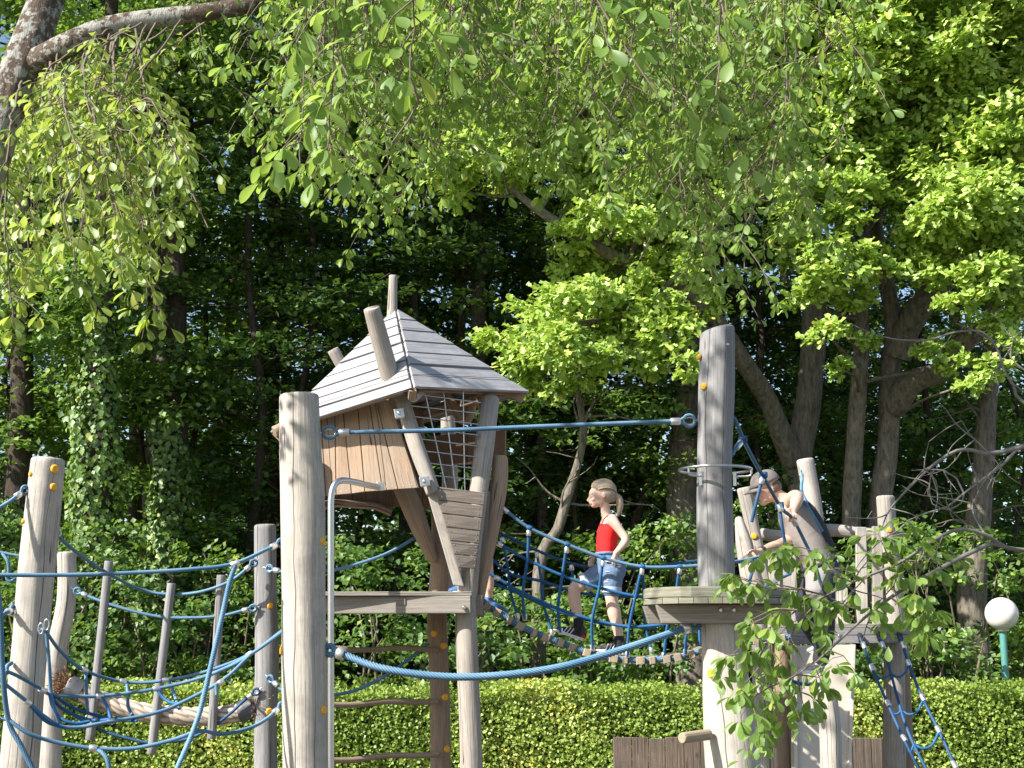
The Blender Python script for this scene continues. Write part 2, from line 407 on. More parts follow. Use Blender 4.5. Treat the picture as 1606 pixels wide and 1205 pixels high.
# ------------------------------------------------------------------ foliage tools
rng = np.random.default_rng(11)
T_FAR = (np.array([(0, 0, 0), (.45, .42, .1), (1, 0, -.04), (.45, -.42, .1)], float), [(0, 1, 2), (0, 2, 3)])
T_OAK = (np.array([(0, 0, 0), (.35, .30, .07), (.55, .18, .03), (.85, .33, .08), (1, 0, -.05), (.85, -.33, .08), (.55, -.18, .03), (.35, -.30, .07)], float),
         [(0, 1, 2), (2, 3, 4), (0, 2, 4), (0, 4, 6), (4, 5, 6), (0, 6, 7)])
_xs = [0, .12, .3, .5, .7, .86, .96, 1.0]; _ws = [.0, .035, .13, .21, .255, .21, .10, .0]
def _near():
    v = []; f = []
    for x, wd in zip(_xs, _ws):
        z = -.22 * x * x + .1 * x
        v += [(x, wd, z + wd * .28), (x, 0, z), (x, -wd, z + wd * .28)]
    for i in range(len(_xs) - 1):
        a = i * 3; b = a + 3
        f += [(a, a + 1, b + 1, b), (a + 1, a + 2, b + 2, b + 1)]
    return np.array(v, float), f
T_NEAR = _near()
def unit(a): return a / np.maximum(np.linalg.norm(a, axis=1, keepdims=True), 1e-9)
def leaves(name, pos, axis, nrm, size, tmpl, mat, parent=None, rnd=None, smooth_=False):
    tv, tf = tmpl; N = len(pos); k = len(tv)
    ax = unit(axis); z = unit(nrm - ax * np.sum(nrm * ax, 1, keepdims=True)); y = np.cross(z, ax)
    s = size[:, None, None]
    V = pos[:, None, :] + s * (tv[None, :, 0:1] * ax[:, None] + tv[None, :, 1:2] * y[:, None] + tv[None, :, 2:3] * z[:, None])
    V = V.reshape(-1, 3)
    loops = np.concatenate([np.array(f) for f in tf]); cnt = np.array([len(f) for f in tf])
    LI = (loops[None, :] + (np.arange(N) * k)[:, None]).ravel(); tot = np.tile(cnt, N); st = np.concatenate([[0], np.cumsum(tot)[:-1]])
    me = bpy.data.meshes.new(name); me.vertices.add(len(V)); me.vertices.foreach_set('co', V.astype(np.float32).ravel())
    me.loops.add(len(LI)); me.loops.foreach_set('vertex_index', LI.astype(np.int32))
    me.polygons.add(len(tot)); me.polygons.foreach_set('loop_start', st.astype(np.int32)); me.polygons.foreach_set('loop_total', tot.astype(np.int32))
    if smooth_: me.polygons.foreach_set('use_smooth', np.ones(len(tot), bool))
    me.update(calc_edges=True)
    a = me.attributes.new('rnd', 'FLOAT', 'POINT'); r = rng.random(N) if rnd is None else rnd
    a.data.foreach_set('value', np.repeat(r, k).astype(np.float32))
    me.materials.append(mat)
    return link(name, me, parent) if parent is not False else me
def clump_pts(c, rad, n, sub=None, flat=.75):
    """points of leaf sprays on and inside an uneven clump; returns positions and outward normals"""
    c = np.array(c); sub = sub or max(5, int(n / 26))
    d = unit(rng.normal(size=(sub, 3))); rr = rng.uniform(.35, 1.08, (sub, 1)) ** .6
    cen = d * rr * rad * np.array([1, 1, flat])
    idx = rng.integers(0, sub, n)
    spread = rad * .24
    off = rng.normal(size=(n, 3)) * spread * np.array([1, 1, .42])
    p = cen[idx] + off
    return c + p, unit(p + d[idx] * rad * .2)
def crown_leaves(name, clumps, size, mat, parent, tmpl=T_FAR, up=.9, dens=1.0, var=.3):
    ps = []; ns = []
    for (c, rad, n) in clumps:
        p, o = clump_pts(c, rad, int(n * dens)); ps.append(p); ns.append(o)
    p = np.vstack(ps); o = np.vstack(ns); N = len(p)
    nrm = unit(o * .55 + np.array([0, 0, up]) + np.array(TOSUN) * (.9 if tmpl is T_OAK else .5) + rng.normal(size=(N, 3)) * .5)
    ax = o * np.array([1, 1, .2]) + rng.normal(size=(N, 3)) * .85 + np.array([0, 0, -.25])
    return leaves(name, p, ax, nrm, size * rng.uniform(1 - var, 1 + var, N), tmpl, mat, parent)
def limb(mb, a, b, r0, r1, sag=.0, wob=.08, n=8, seed=0, seg=9):
    a = Vector(a); b = Vector(b); rs = random.Random(seed); L = (b - a).length; pts = []
    o1 = Vector((rs.uniform(-1, 1), rs.uniform(-1, 1), rs.uniform(-.5, .5))) * L * wob; o2 = Vector((rs.uniform(-1, 1), rs.uniform(-1, 1), rs.uniform(-.5, .5))) * L * wob
    for i in range(seg + 1):
        t = i / seg; w_ = math.sin(math.pi * t)
        pts.append(a.lerp(b, t) + o1 * w_ + o2 * math.sin(2 * math.pi * t) * .5 + Vector((0, 0, sag * w_ * L)))
    mb.tube(pts, lerp_r([r0, (r0 + r1) * .45, r1], len(pts)), n, True, .06, seed)
    return pts

# ------------------------------------------------------------------ ground
g = MB(); S = 400
g.v = [(-S, -S, 0), (S, -S, 0), (S, S, 0), (-S, S, 0)]; g.f = [[0, 1, 2, 3]]; g.uv = [[(0, 0), (1, 0), (1, 1), (0, 1)]]; g.sm = [False]
o = g.build('ground', M['ground']); o['kind'] = 'structure'
# grass verge in front of the hedge
gp = np.column_stack([rng.uniform(-9, 9, 26000), rng.uniform(12.8, 15.7, 26000), np.zeros(26000)])
gr = leaves('grass', gp, np.tile([0, 0, 1.], (len(gp), 1)) + rng.normal(size=(len(gp), 3)) * .35, rng.normal(size=(len(gp), 3)), rng.uniform(.05, .12, len(gp)), (T_FAR[0] * np.array([1, .18, 1]), T_FAR[1]), M['lf_shrub'], None)
tag(gr, None, None, kind='stuff')

# ------------------------------------------------------------------ forest
def tall_tree(kind, H, z0, spread, nsp, per, mat, leaf, r0, seed, barkm):
    """meshes of one tree at the origin: bent trunk with limbs, and leaf sprays in flat layers"""
    rs = random.Random(seed); mb = MB(); bend = [Vector((rs.uniform(-.35, .35), rs.uniform(-.35, .35), 0)) for _ in range(5)]
    path = smooth([Vector((0, 0, -.1))] + [bend[i] + Vector((0, 0, H * (i + 1) / 5)) for i in range(5)], .6)
    mb.tube(path, lerp_r([r0 * 1.3, r0, r0 * .85, r0 * .7, r0 * .45, .03], len(path)), 12, True, .06, seed)
    P_ = []; A_ = []; N_ = []
    for i in range(nsp):
        t = (i + rs.random()) / nsp; z = z0 + (H - z0) * t ** .9
        k = min(len(path) - 1, int(z / H * len(path))); base = path[k]
        az = rs.uniform(0, 6.283); L = spread * (1 - .62 * max(0, t - .3)) * rs.uniform(.5, 1.05); rise = rs.uniform(-.12, .35) * L
        tip = base + Vector((math.cos(az) * L, math.sin(az) * L, rise))
        if rs.random() < .55: limb(mb, base, tip, r0 * .22, .01, .06, .07, 6, seed * 100 + i, 6)
        n = int(per * rs.uniform(.6, 1.4)); tt = rng.uniform(.25, 1.06, n) ** .7
        d = np.array(tip - base); lat = np.array([-math.sin(az), math.cos(az), 0])
        wd = L * .34 * np.sin(np.clip(tt, 0, 1) * 2.6)
        nb = 7; bi = rng.integers(0, nb, n); lo = (bi / (nb - 1) - .5) * 2
        p = np.array(base) + d * tt[:, None] + lat * ((lo * wd + rng.normal(size=n) * L * .05))[:, None]
        p[:, 2] += rng.normal(size=n) * .06 * L * .5 + np.sin(bi * 2.1 + i) * .09 - (tt ** 3) * .12 * L
        P_.append(p); A_.append(d * .6 / L + lat * lo[:, None] * .7 + rng.normal(size=(n, 3)) * .35); N_.append(np.array([0, 0, 1.]) + np.array(TOSUN) * .25 + rng.normal(size=(n, 3)) * .42)
    p = np.vstack(P_); me = leaves('crown_mesh', p, np.vstack(A_), np.vstack(N_), leaf * rng.uniform(.7, 1.3, len(p)), T_FAR, M[mat], False)
    tm = bpy.data.meshes.new('trunk_mesh'); tm.from_pydata(mb.v, [], mb.f); tm.polygons.foreach_set('use_smooth', mb.sm); tm.materials.append(M[barkm]); tm.update()
    return tm, me
KINDS = {
    'beech': [tall_tree('b', 17, 2.2, 3.0, 90, 190, 'lf_beech', .105, .17, 3, 'barkdark'), tall_tree('b', 15, 3.0, 2.6, 75, 200, 'lf_beech', .10, .14, 4, 'bark')],
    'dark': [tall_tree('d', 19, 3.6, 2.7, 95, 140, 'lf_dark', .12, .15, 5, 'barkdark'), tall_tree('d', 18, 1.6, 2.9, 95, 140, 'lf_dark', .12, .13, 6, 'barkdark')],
}
TREES = [  # px at eye level, distance, kind, variant, scale, turn, label
    (-60, 25, 'dark', 0, 1.0, .3, 'dark forest tree at the far left edge, mostly behind the lichened trunk'),
    (45, 22, 'beech', 0, .9, 1.1, 'leafy beech standing behind the leaning left post'),
    (150, 30, 'dark', 1, 1.1, 2.0, 'dark tree deep in the forest behind the ivy-covered trunks'),
    (225, 24, 'beech', 1, 1.0, 4.0, 'slim beech with a pale trunk showing above the hanging left foliage'),
    (330, 27, 'dark', 0, 1.05, 5.0, 'dark tree behind the three swinging poles'),
    (420, 23, 'beech', 0, 1.0, 2.6, 'beech directly behind the dappled foremost post'),
    (440, 33, 'dark', 1, 1.1, .9, 'deep-forest tree left of the playhouse roof, sky flecks round it'),
    (520, 28, 'dark', 1, 1.0, 3.3, 'dark tree behind the left slope of the playhouse roof'),
    (610, 25, 'beech', 1, 1.05, 1.9, 'beech rising behind the pointed peak of the playhouse'),
    (700, 31, 'dark', 0, 1.1, 4.4, 'dark tree behind the right slope of the playhouse roof'),
    (760, 24.5, 'dark', 1, 1.0, 0.4, 'dark tree between the playhouse and the girl in the red top'),
    (850, 29, 'dark', 0, 1.0, 1.5, 'dark straight tree above the girl in the red top'),
    (935, 24, 'beech', 0, .95, 5.5, 'beech behind the middle of the net bridge'),
    (1010, 32, 'dark', 1, 1.1, 2.2, 'dark tree far behind the right end of the net bridge'),
    (1080, 26, 'dark', 0, 1.0, 3.9, 'dark tree behind the grey platform post'),
    (1170, 30, 'beech', 1, 1.1, .2, 'beech deep in the forest right of the grey platform post'),
    (1290, 27, 'dark', 1, 1.0, 5.1, 'dark tree behind the man in the cap'),
    (1345, 33, 'dark', 0, 1.1, 2.9, 'dark trunked tree seen between the oak stems'),
    (1440, 28, 'beech', 0, 1.0, 1.0, 'beech between the forked oak and the globe lamp'),
    (1475, 34, 'dark', 0, 1.1, 4.9, 'slim dark trunked tree right of the forked oak'),
    (1560, 25, 'dark', 1, 1.0, 2.4, 'dark tree behind the globe lamp'),
    (1640, 29, 'beech', 1, 1.1, 3.1, 'beech at the right edge of the forest'),
    (255, 35, 'beech', 0, 1.1, 3.0, 'distant beech seen through the gap above the beige braided rope'),
    (660, 36, 'beech', 1, 1.1, 5.2, 'distant beech glimpsed beside the playhouse peak'),
    (900, 37, 'beech', 0, 1.15, 2.0, 'distant beech whose crown shows above the taut top rope'),
    (1240, 37, 'dark', 1, 1.15, 1.3, 'most distant tree behind the thick middle oak trunk'),
]
def put_tree(x, y, kind, var, s, rot, label, group='trees of the forest behind the hedge'):
    tm, cm = KINDS[kind][var]
    t = thing('forest_tree', (x, y, 0), label, 'tree', group); t.rotation_euler.z = rot; t.scale = (s, s, s)
    for nm, me in (('trunk', tm), ('crown', cm)):
        c = bpy.data.objects.new(nm, me); COL.objects.link(c); c.parent = t
for (px, Y, kind, var, s, rot, label) in TREES:
    put_tree((px - 803) / FPX * Y * 1.015, Y, kind, var, s, rot, label)
# the same forest goes on to the left of the picture; its crowns shade the left half of what the photo shows
for i, (x, y) in enumerate([(-12.2, 20.5), (-16, 18.5)]):
    put_tree(x, y, 'beech' if i % 2 else 'dark', i % 2, 1.0 + .06 * (i % 3), i * 1.3, 'tree of the forest edge beyond the left side of the picture', 'trees of the forest edge left of the picture')

# deeper wood: rows too far in to tell apart
def wood_mass(name, Y, xa, xb, n, z_of, leaf, mat):
    x = rng.uniform(xa, xb, n); z = z_of(n); k = np.sin(x * .9) * .5 + np.sin(x * 2.3 + z) * .3
    p = np.column_stack([x, Y + k * 2 + rng.normal(size=n) * .8, z]); keep = (np.sin(x * 1.7 + z * 1.3) + np.sin(x * 3.1 - z * 2.2) + rng.normal(size=n) * .7) > -1.2; p = p[keep]; N = len(p)
    o = leaves(name, p, rng.normal(size=(N, 3)), np.array([0, -.3, 1.]) + rng.normal(size=(N, 3)) * .6, leaf * rng.uniform(.7, 1.3, N), T_FAR, M[mat], None); o['kind'] = 'stuff'
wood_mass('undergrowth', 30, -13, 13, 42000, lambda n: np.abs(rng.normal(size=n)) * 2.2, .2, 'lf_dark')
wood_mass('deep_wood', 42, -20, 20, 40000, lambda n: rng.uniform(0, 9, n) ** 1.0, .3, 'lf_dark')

# ivy-clad trunks
def ivy_tree(px, Y, z1, rad, n, label, H=13, ztop=None):
    x = (px - 803) / FPX * Y; t = thing('ivy_clad_tree', (x, Y, 0), label, 'tree', 'ivy-clad trunks on the left')
    mb = MB(); pth = smooth([Vector((x, Y, -.1)), Vector((x + .1, Y, 4)), Vector((x - .1, Y, 9)), Vector((x, Y, H))], .5)
    mb.tube(pth, lerp_r([.24, .17, .12, .05], len(pth)), 12, True, .06, 9)
    mb.build('trunk', M['barkdark'], t)
    z = rng.uniform(.8, z1, n); a = rng.uniform(0, 6.283, n); lob = .55 + .25 * np.sin(z * 2.1 + a) + .2 * np.sin(z * 5.3 + 2 * a)
    r = rad * (.35 + lob * .65) * rng.uniform(.75, 1.1, n) * (1 - .4 * (z / z1) ** 3)
    p = np.column_stack([x + np.cos(a) * r, Y + np.sin(a) * r, z]); o = np.column_stack([np.cos(a), np.sin(a), np.full(n, .35)])
    leaves('ivy', p, np.column_stack([np.cos(a) * .2, np.sin(a) * .2, np.full(n, -1.)]) + rng.normal(size=(n, 3)) * .4, o + rng.normal(size=(n, 3)) * .35, rng.uniform(.06, .12, n), T_FAR, M['lf_ivy'], t)
    cl = [((x + random.uniform(-1.6, 1.6), Y + random.uniform(-1.2, 1.2), random.uniform(z1, H)), random.uniform(.5, .9), 420) for _ in range(16)]
    crown_leaves('crown', cl, .10, M['lf_beech'], t)
ivy_tree(142, 19.2, 6.0, .55, 5200, 'thick trunk wrapped in sunlit ivy above the leaning left post')
ivy_tree(262, 20.5, 5.0, .5, 4200, 'lower ivy-wrapped trunk above the second swinging pole')
ivy_tree(15, 20, 3.6, .6, 3800, 'ivy-wrapped trunk at the left edge of the photo')

# shrubs along the foot of the forest
def shrub(px, Y, h, wd, n, label, mat='lf_shrub', leaf=.085, z0=.3):
    x = (px - 803) / FPX * Y; t = thing('shrub', (x, Y, 0), label, 'shrub', 'shrubs at the foot of the forest'); mb = MB()
    cl = []
    for k in range(max(4, int(wd * h * 2.6))):
        c = Vector((x + random.uniform(-wd, wd) * .5, Y + random.uniform(-.8, .8), z0 + random.random() * (h - z0)))
        cl.append((c, random.uniform(.28, .55), n)); limb(mb, (x + random.uniform(-.2, .2), Y, 0), c, .03, .008, 0, .1, 5, k, 5)
    mb.build('stem', M['twig'], t); crown_leaves('foliage', cl, leaf, M[mat], t)
shrub(60, 18.6, 3.2, 2.6, 230, 'broad leafy shrub behind the two leftmost posts')
shrub(250, 18.8, 2.2, 2.2, 230, 'shrub behind the swinging poles and the braided rope')
shrub(350, 19.2, 3.0, 1.6, 200, 'shrub left of the slim grey post with blue ropes', 'lf_beech')
shrub(480, 18.8, 1.9, 1.8, 200, 'low shrub behind the foremost post')
shrub(590, 18.3, 2.9, 2.0, 230, 'bright leafy shrub framed by the playhouse deck and rungs', 'lf_shrub')
shrub(700, 18.6, 2.0, 1.6, 220, 'low shrub behind the two playhouse legs')
shrub(850, 18.2, 2.1, 1.8, 260, 'shrub under the net bridge near the girl', 'lf_shrub')
shrub(960, 19.0, 3.4, 1.6, 180, 'tall thin shrub behind the girl in the red top', 'lf_beech')
shrub(1040, 18.5, 2.6, 1.4, 230, 'shrub left of the platform post')
shrub(1180, 18.8, 3.6, 1.5, 220, 'shrub behind the man with the cap', 'lf_ivy')
shrub(1310, 18.6, 3.2, 1.5, 200, 'shrub at the foot of the forked oak')
shrub(1400, 18.0, 1.9, 1.2, 240, 'low bright shrub behind the blue net ladder', 'lf_ivy')
shrub(1480, 18.8, 3.0, 1.8, 210, 'dark shrub left of the globe lamp', 'lf_beech')
shrub(1600, 19.2, 3.4, 1.8, 220, 'shrub at the right edge behind the globe lamp', 'lf_beech')

# oaks with sunlit clumps
def poly_tree(name, label, stems, clumps, leafm, leaf, per, barkm='bark', group='oaks at the forest edge', tmpl=T_OAK):
    t = thing(name, stems[0][0][0], label, 'tree', group); mb = MB()
    allp = []
    for i, (pts, rs) in enumerate(stems):
        p = smooth(pts, .12); mb.tube(p, lerp_r(rs, len(p)), 14, True, .07, 40 + i); allp += p[len(p) // 3:]
    for i, (c, rad, n) in enumerate(clumps):
        b = min(allp, key=lambda q: (q - Vector(c)).length + (0 if q.z < c[2] else .8))
        limb(mb, b, Vector(c), max(.018, .013 * (b - Vector(c)).length + .012), .012, .03, .1, 6, 300 + i, 7)
    mb.build('trunk', M[barkm], t)
    crown_leaves('crown', clumps, leaf, M[leafm], t, tmpl)
def cl(lst, n, Y0):
    out = []
    for (px, py, r, *dy) in lst:
        c = P(px, py, Y0 + (dy[0] if dy else random.uniform(-.6, .6))); out.append((tuple(c), r * Y0 / FPX, max(60, int(n * (r / 60) ** 2))))
    return out
def base(px, Y): return Vector(((px - 803) / FPX * Y, Y, -.1))
right = [(1225,40,60),(1300,20,70),(1370,60,62),(1440,30,70),(1510,70,62),(1570,30,60),(1620,90,55),(1350,130,60),(1290,110,55),(1420,110,50),(1480,130,66),(1545,150,60),(1600,190,60),
         (1250,190,52),(1310,200,58),(1290,250,50),(1370,230,55),(1340,290,42),(1440,200,52),(1500,220,55),(1560,250,60),(1610,280,50),(1470,270,50),(1530,310,60),(1590,340,62),(1480,340,46),(1430,320,40),
         (1245,300,36),(1555,380,50),(1610,400,44),(1500,400,34),(1440,370,34),(1325,340,34),(1300,390,34),(1350,405,30),(1290,440,36),(1340,460,32),(1260,460,30),(1230,150,44),(1400,290,36),(1380,-30,70),(1500,-40,70),(1260,-40,70),(1610,-20,60)]
right2 = [(1200 + (i % 7) * 66 + (i * 37) % 29, -10 + (i // 7) * 62 + (i * 53) % 31, 58, .9) for i in range(35) if not (1375 < 1200 + (i % 7) * 66 < 1470 and i // 7 > 3)]
mid2 = [(640 + (i % 10) * 58 + (i * 31) % 25, -20 + (i // 10) * 60 + (i * 47) % 29, 50, 1.0) for i in range(40)] + [(900 + (i % 5) * 45, 250 + (i // 5) * 55 + (i * 17) % 20, 40, .7) for i in range(20)]
right += [(1540, 430, 40), (1590, 450, 44), (1500, 470, 24), (1560, 500, 30), (1605, 530, 34), (1470, 545, 26), (1500, 570, 24), (1380, 430, 30), (1420, 400, 34), (1460, 430, 28), (1300, 520, 26), (1265, 400, 34), (1240, 350, 38), (1530, 600, 22), (1560, 580, 22), (1350, 530, 20), (1455, 380, 36), (1230, 250, 44), (1320, 580, 18)]
poly_tree('oak_tree', 'forked oak with the brightest crown, filling the upper right above the man', [
    ([base(1362, 20.5), P(1375, 860, 20.5), P(1392, 700, 20.4), P(1395, 600, 20.3), P(1402, 520, 20.2), P(1388, 430, 20.2), P(1372, 340, 20.2), P(1380, 200, 20.2), P(1370, 40, 20.3)], [.26, .21, .18, .16, .14, .12, .10, .08, .05]),
    ([P(1408, 560, 20.2), P(1430, 500, 20), P(1480, 440, 19.8), P(1535, 395, 19.6), P(1600, 330, 19.5)], [.2, .18, .15, .12, .06]),
    ([P(1400, 640, 20.3), P(1430, 600, 20), P(1480, 580, 19.7), P(1520, 530, 19.4), P(1606, 488, 19.2), P(1680, 440, 19)], [.2, .16, .14, .13, .12, .1]),
    ([P(1335, 830, 20.3), P(1340, 700, 20.2), P(1350, 560, 20), P(1352, 420, 19.9), P(1350, 350, 19.8), P(1310, 280, 19.6), P(1270, 200, 19.5)], [.14, .125, .115, .105, .10, .08, .05]),
    ([P(1352, 360, 19.8), P(1400, 300, 19.7), P(1440, 230, 19.7), P(1450, 120, 19.7)], [.09, .08, .06, .03])],
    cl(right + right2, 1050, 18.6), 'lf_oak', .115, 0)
mid = [(700,255,44),(745,235,46),(790,270,44),(720,300,34),(830,250,40),(760,200,40),(850,150,50),(800,110,50),(920,110,55),(990,70,60),(1060,50,55),(1130,90,50),(1010,140,46),(1090,160,44),(1160,170,40),
       (1010,230,36),(1050,260,42),(1090,230,36),(1000,290,40),(1040,310,42),(930,340,36),(980,340,40),(900,370,30),(1060,350,34),(1100,320,34),(1040,410,36),(1090,420,30),(1000,450,32),(940,460,40),
       (880,470,44),(830,500,46),(790,540,36),(830,560,44),(880,540,50),(930,520,46),(860,600,34),(910,580,32),(980,520,42),(1010,560,36),(1050,520,40),(1080,570,30),(1030,480,34),(960,560,30),(1100,480,28),(820,600,26),(1140,300,36),(1170,250,36),(650,30,50),(720,60,50),(880,30,50),(1180,40,50)]
poly_tree('oak_tree', 'leaning oak whose bright low boughs reach from the grey platform post towards the playhouse', [
    ([base(1262, 21), P(1262, 800, 21), P(1250, 735, 21), P(1272, 600, 21), P(1275, 450, 21), P(1262, 300, 21), P(1250, 120, 21), P(1260, -80, 21)], [.29, .25, .22, .185, .17, .15, .12, .09]),
    ([P(1250, 735, 21), P(1225, 680, 20.7), P(1200, 620, 20.4), P(1168, 570, 20), P(1120, 500, 19.6), P(1060, 445, 19.2), P(960, 400, 18.8), P(860, 340, 18.5), P(780, 280, 18.4)], [.2, .15, .13, .12, .11, .1, .08, .06, .03]),
    ([P(1150, 545, 19.8), P(1060, 500, 19.2), P(960, 500, 18.6), P(860, 520, 18.2)], [.09, .07, .05, .03]),
    ([P(1262, 300, 21), P(1170, 200, 20), P(1050, 140, 19.2), P(900, 90, 18.7), P(760, 60, 18.4)], [.13, .11, .08, .06, .03])],
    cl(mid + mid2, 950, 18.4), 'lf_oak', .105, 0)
low = [(1310,880,34),(1340,800,36),(1330,850,30),(1370,900,30),(1400,820,24),(1230,870,30),(1180,860,30)]
dim = [(640,60,60),(560,150,50),(180,160,50),(120,230,50),(250,260,40),(290,240,36),(200,60,60),(320,60,60),(420,100,50),(330,150,50),(260,140,50),(100,80,60),(380,200,40),(300,320,40),(240,330,36)]
poly_tree('oak_tree', 'shaded maple-leaved tree with a lit trunk above the hanging left foliage', [
    ([base(250, 22), P(252, 600, 22), P(258, 400, 22), P(248, 250, 22), P(270, 120, 22), P(260, -60, 22)], [.26, .22, .2, .18, .16, .08])],
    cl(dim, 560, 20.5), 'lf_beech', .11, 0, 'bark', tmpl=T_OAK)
# slim trunks seen beside the girl and behind the right post
for (lab, pts, rs, Y, br) in [
    ('slanting bare trunk with pale bark left of the girl in the red top', [(845, 900), (875, 830), (893, 770), (908, 720), (915, 672), (905, 600), (908, 520)], [.12, .10, .085, .075, .06, .045, .03], 19.6, 5),
    ('upright dark trunk with broken boughs left of the tall grey platform post', [(1085, 1000), (1075, 860), (1070, 740), (1078, 640), (1082, 520), (1070, 420)], [.3, .27, .25, .24, .2, .15], 22.5, 3),
    ('pale lit trunk above the bare twigs, left of the globe lamp', [(1525, 960), (1530, 860), (1540, 760), (1545, 680), (1555, 560), (1560, 400)], [.24, .2, .17, .15, .13, .1], 20.6, 3),
    ('straight trunk lit in spots above the girl in the red top', [(760, 900), (755, 700), (752, 560), (750, 400), (742, 200)], [.16, .15, .14, .13, .1], 23, 3),
    ('thin twin trunk right of the playhouse roof', [(850, 620), (852, 460), (845, 320), (850, 180)], [.09, .08, .08, .06], 24, 2)]:
    b0 = P(*pts[0], Y); t = thing('slim_tree', (b0.x, b0.y, 0), lab, 'tree', 'slim trunks at the forest edge'); mb = MB()
    pp = smooth([Vector((b0.x, b0.y, -.1))] + PP(pts, Y), .15); mb.tube(pp, lerp_r([rs[0] * 1.1] + rs, len(pp)), 12, True, .08, len(lab)); cs = []
    for k in range(br * 3):
        a = pp[random.randrange(len(pp) // 3, len(pp))]; b = a + Vector((random.uniform(-1.4, 1.4), random.uniform(-.6, .4), random.uniform(-.2, .9)))
        q = limb(mb, a, b, .022, .005, .05, .15, 5, k + len(lab), 7); limb(mb, q[4], q[4] + Vector((random.uniform(-.5, .5), 0, random.uniform(-.3, .4))), .01, .004, 0, .15, 4, k, 4)
        if k % 2: cs.append((tuple(b), .35, 90))
    mb.build('trunk', M['bark'], t)
    crown_leaves('crown', cs, .09, M['lf_beech'], t)

# ------------------------------------------------------------------ hedge
HY = 16.6
def hedge(xa, xb, y0, y1, h, label, seed):
    t = thing('clipped_hedge', ((xa + xb) / 2, y0, 0), label, 'hedge'); L = xb - xa
    def surf(u, v): return .06 * np.sin(u * 1.3 + seed) + .05 * np.sin(u * 4.1 + v * 3) + .03 * np.sin(u * 9 + v * 5) + .03 * np.sin(v * 7 + u * 3.3)
    n1 = int(L * h * 3900); n2 = int(L * (y1 - y0) * 1700)
    x = rng.uniform(xa, xb, n1); z = rng.uniform(0.02, h, n1); dep = np.abs(rng.normal(size=n1)) * .09
    p1 = np.column_stack([x, y0 + surf(x, z) + dep - .02 + .05 * (z / h) ** 2, z]); o1 = np.tile([-.1, -1., .35], (n1, 1))
    x2 = rng.uniform(xa, xb, n2); y2 = rng.uniform(y0, y1, n2); p2 = np.column_stack([x2, y2, h + surf(x2, y2) * .8 - np.abs(rng.normal(size=n2)) * .07 + .03]); o2 = np.tile([0, -.1, 1.], (n2, 1))
    ns = int(L * 34); x3 = rng.uniform(xa, xb, ns); p3 = np.column_stack([np.repeat(x3, 5) + rng.normal(size=ns * 5) * .015, np.repeat(rng.uniform(y0, y1, ns), 5), h + .03 + np.tile(np.arange(5) * .03, ns) * np.repeat(rng.random(ns), 5)])
    o3 = rng.normal(size=(ns * 5, 3)) + np.array([0, 0, .5])
    p = np.vstack([p1, p2, p3]); o = unit(np.vstack([o1, o2, o3])) + rng.normal(size=(len(p), 3)) * .55
    rnd = np.clip(rng.random(len(p)) * .62 + .22 * np.sin(p[:, 0] * 1.7 + seed) + .12 * np.sin(p[:, 0] * 4.1 + p[:, 2] * 6) + .12, 0, 1)
    leaves('foliage', p, np.vstack([o1, o2, o3]) * .5 + rng.normal(size=(len(p), 3)) * .8 - np.array([0, 0, .3]), o, rng.uniform(.027, .049, len(p)), (T_FAR[0] * np.array([1, 1.25, 1]), T_FAR[1]), M['lf_hedge'], t, rnd)
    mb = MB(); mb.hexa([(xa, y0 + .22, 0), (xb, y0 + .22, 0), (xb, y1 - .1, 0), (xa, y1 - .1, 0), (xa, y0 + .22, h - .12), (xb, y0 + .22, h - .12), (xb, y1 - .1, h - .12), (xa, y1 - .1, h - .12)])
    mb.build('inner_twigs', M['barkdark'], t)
# saplings and young beeches that fill the front of the wood
SAP = [tall_tree('s', 8.5, .7, 1.7, 46, 170, 'lf_beech', .09, .05, 21, 'barkdark'), tall_tree('s', 7, .5, 1.6, 40, 180, 'lf_shrub', .085, .045, 22, 'barkdark'), tall_tree('s', 11, 2.0, 2.0, 60, 170, 'lf_dark', .10, .07, 23, 'barkdark')]
KINDS['sapling'] = SAP
for i, (px, Y, v, s, lab) in enumerate([(20, 21, 0, 1.1, 'young beech at the far left behind the leftmost post'), (95, 23, 2, 1.1, 'dark young tree left of the ivy-covered trunk'), (200, 21.5, 1, 1.1, 'young tree between the two ivy-covered trunks'), (300, 22, 0, 1.2, 'young beech above the lowest swinging pole'),
        (372, 21, 2, 1.1, 'dark young tree above the slim grey post'), (420, 25, 0, 1.2, 'young beech left of the foremost post top'), (500, 21.5, 2, 1.0, 'dark young tree just left of the playhouse roof'), (565, 24, 0, 1.2, 'young beech left of the roof peak of the playhouse'), (640, 22, 2, 1.05, 'dark young tree behind the playhouse roof peak'),
        (730, 22, 2, 1.1, 'dark young tree at the right slope of the playhouse roof'), (800, 25, 2, 1.2, 'dark young tree between playhouse and slanting bare trunk'), (935, 22.5, 1, 1.1, 'young tree behind the girl in the red top'), (1000, 23, 2, 1.1, 'dark young tree right of the girl in the red top'), (1130, 24, 2, 1.2, 'dark young tree behind the grey platform post'),
        (1200, 23, 2, 1.0, 'dark young tree right of the grey platform post'), (1330, 23.5, 1, .9, 'young tree behind the forked oak stems'), (1450, 23, 2, 1.0, 'dark young tree under the low bough of the forked oak'), (1580, 22, 0, .9, 'young beech at the right edge behind the globe lamp')]):
    put_tree((px - 803) / FPX * Y * 1.015, Y, 'sapling', v, s, i * 1.7, lab, 'young trees at the front of the wood')
hedge(-7.6, 7.6, HY, HY + .9, 1.06, 'long clipped yellow-green hedge running behind all the climbing posts', 1.0)
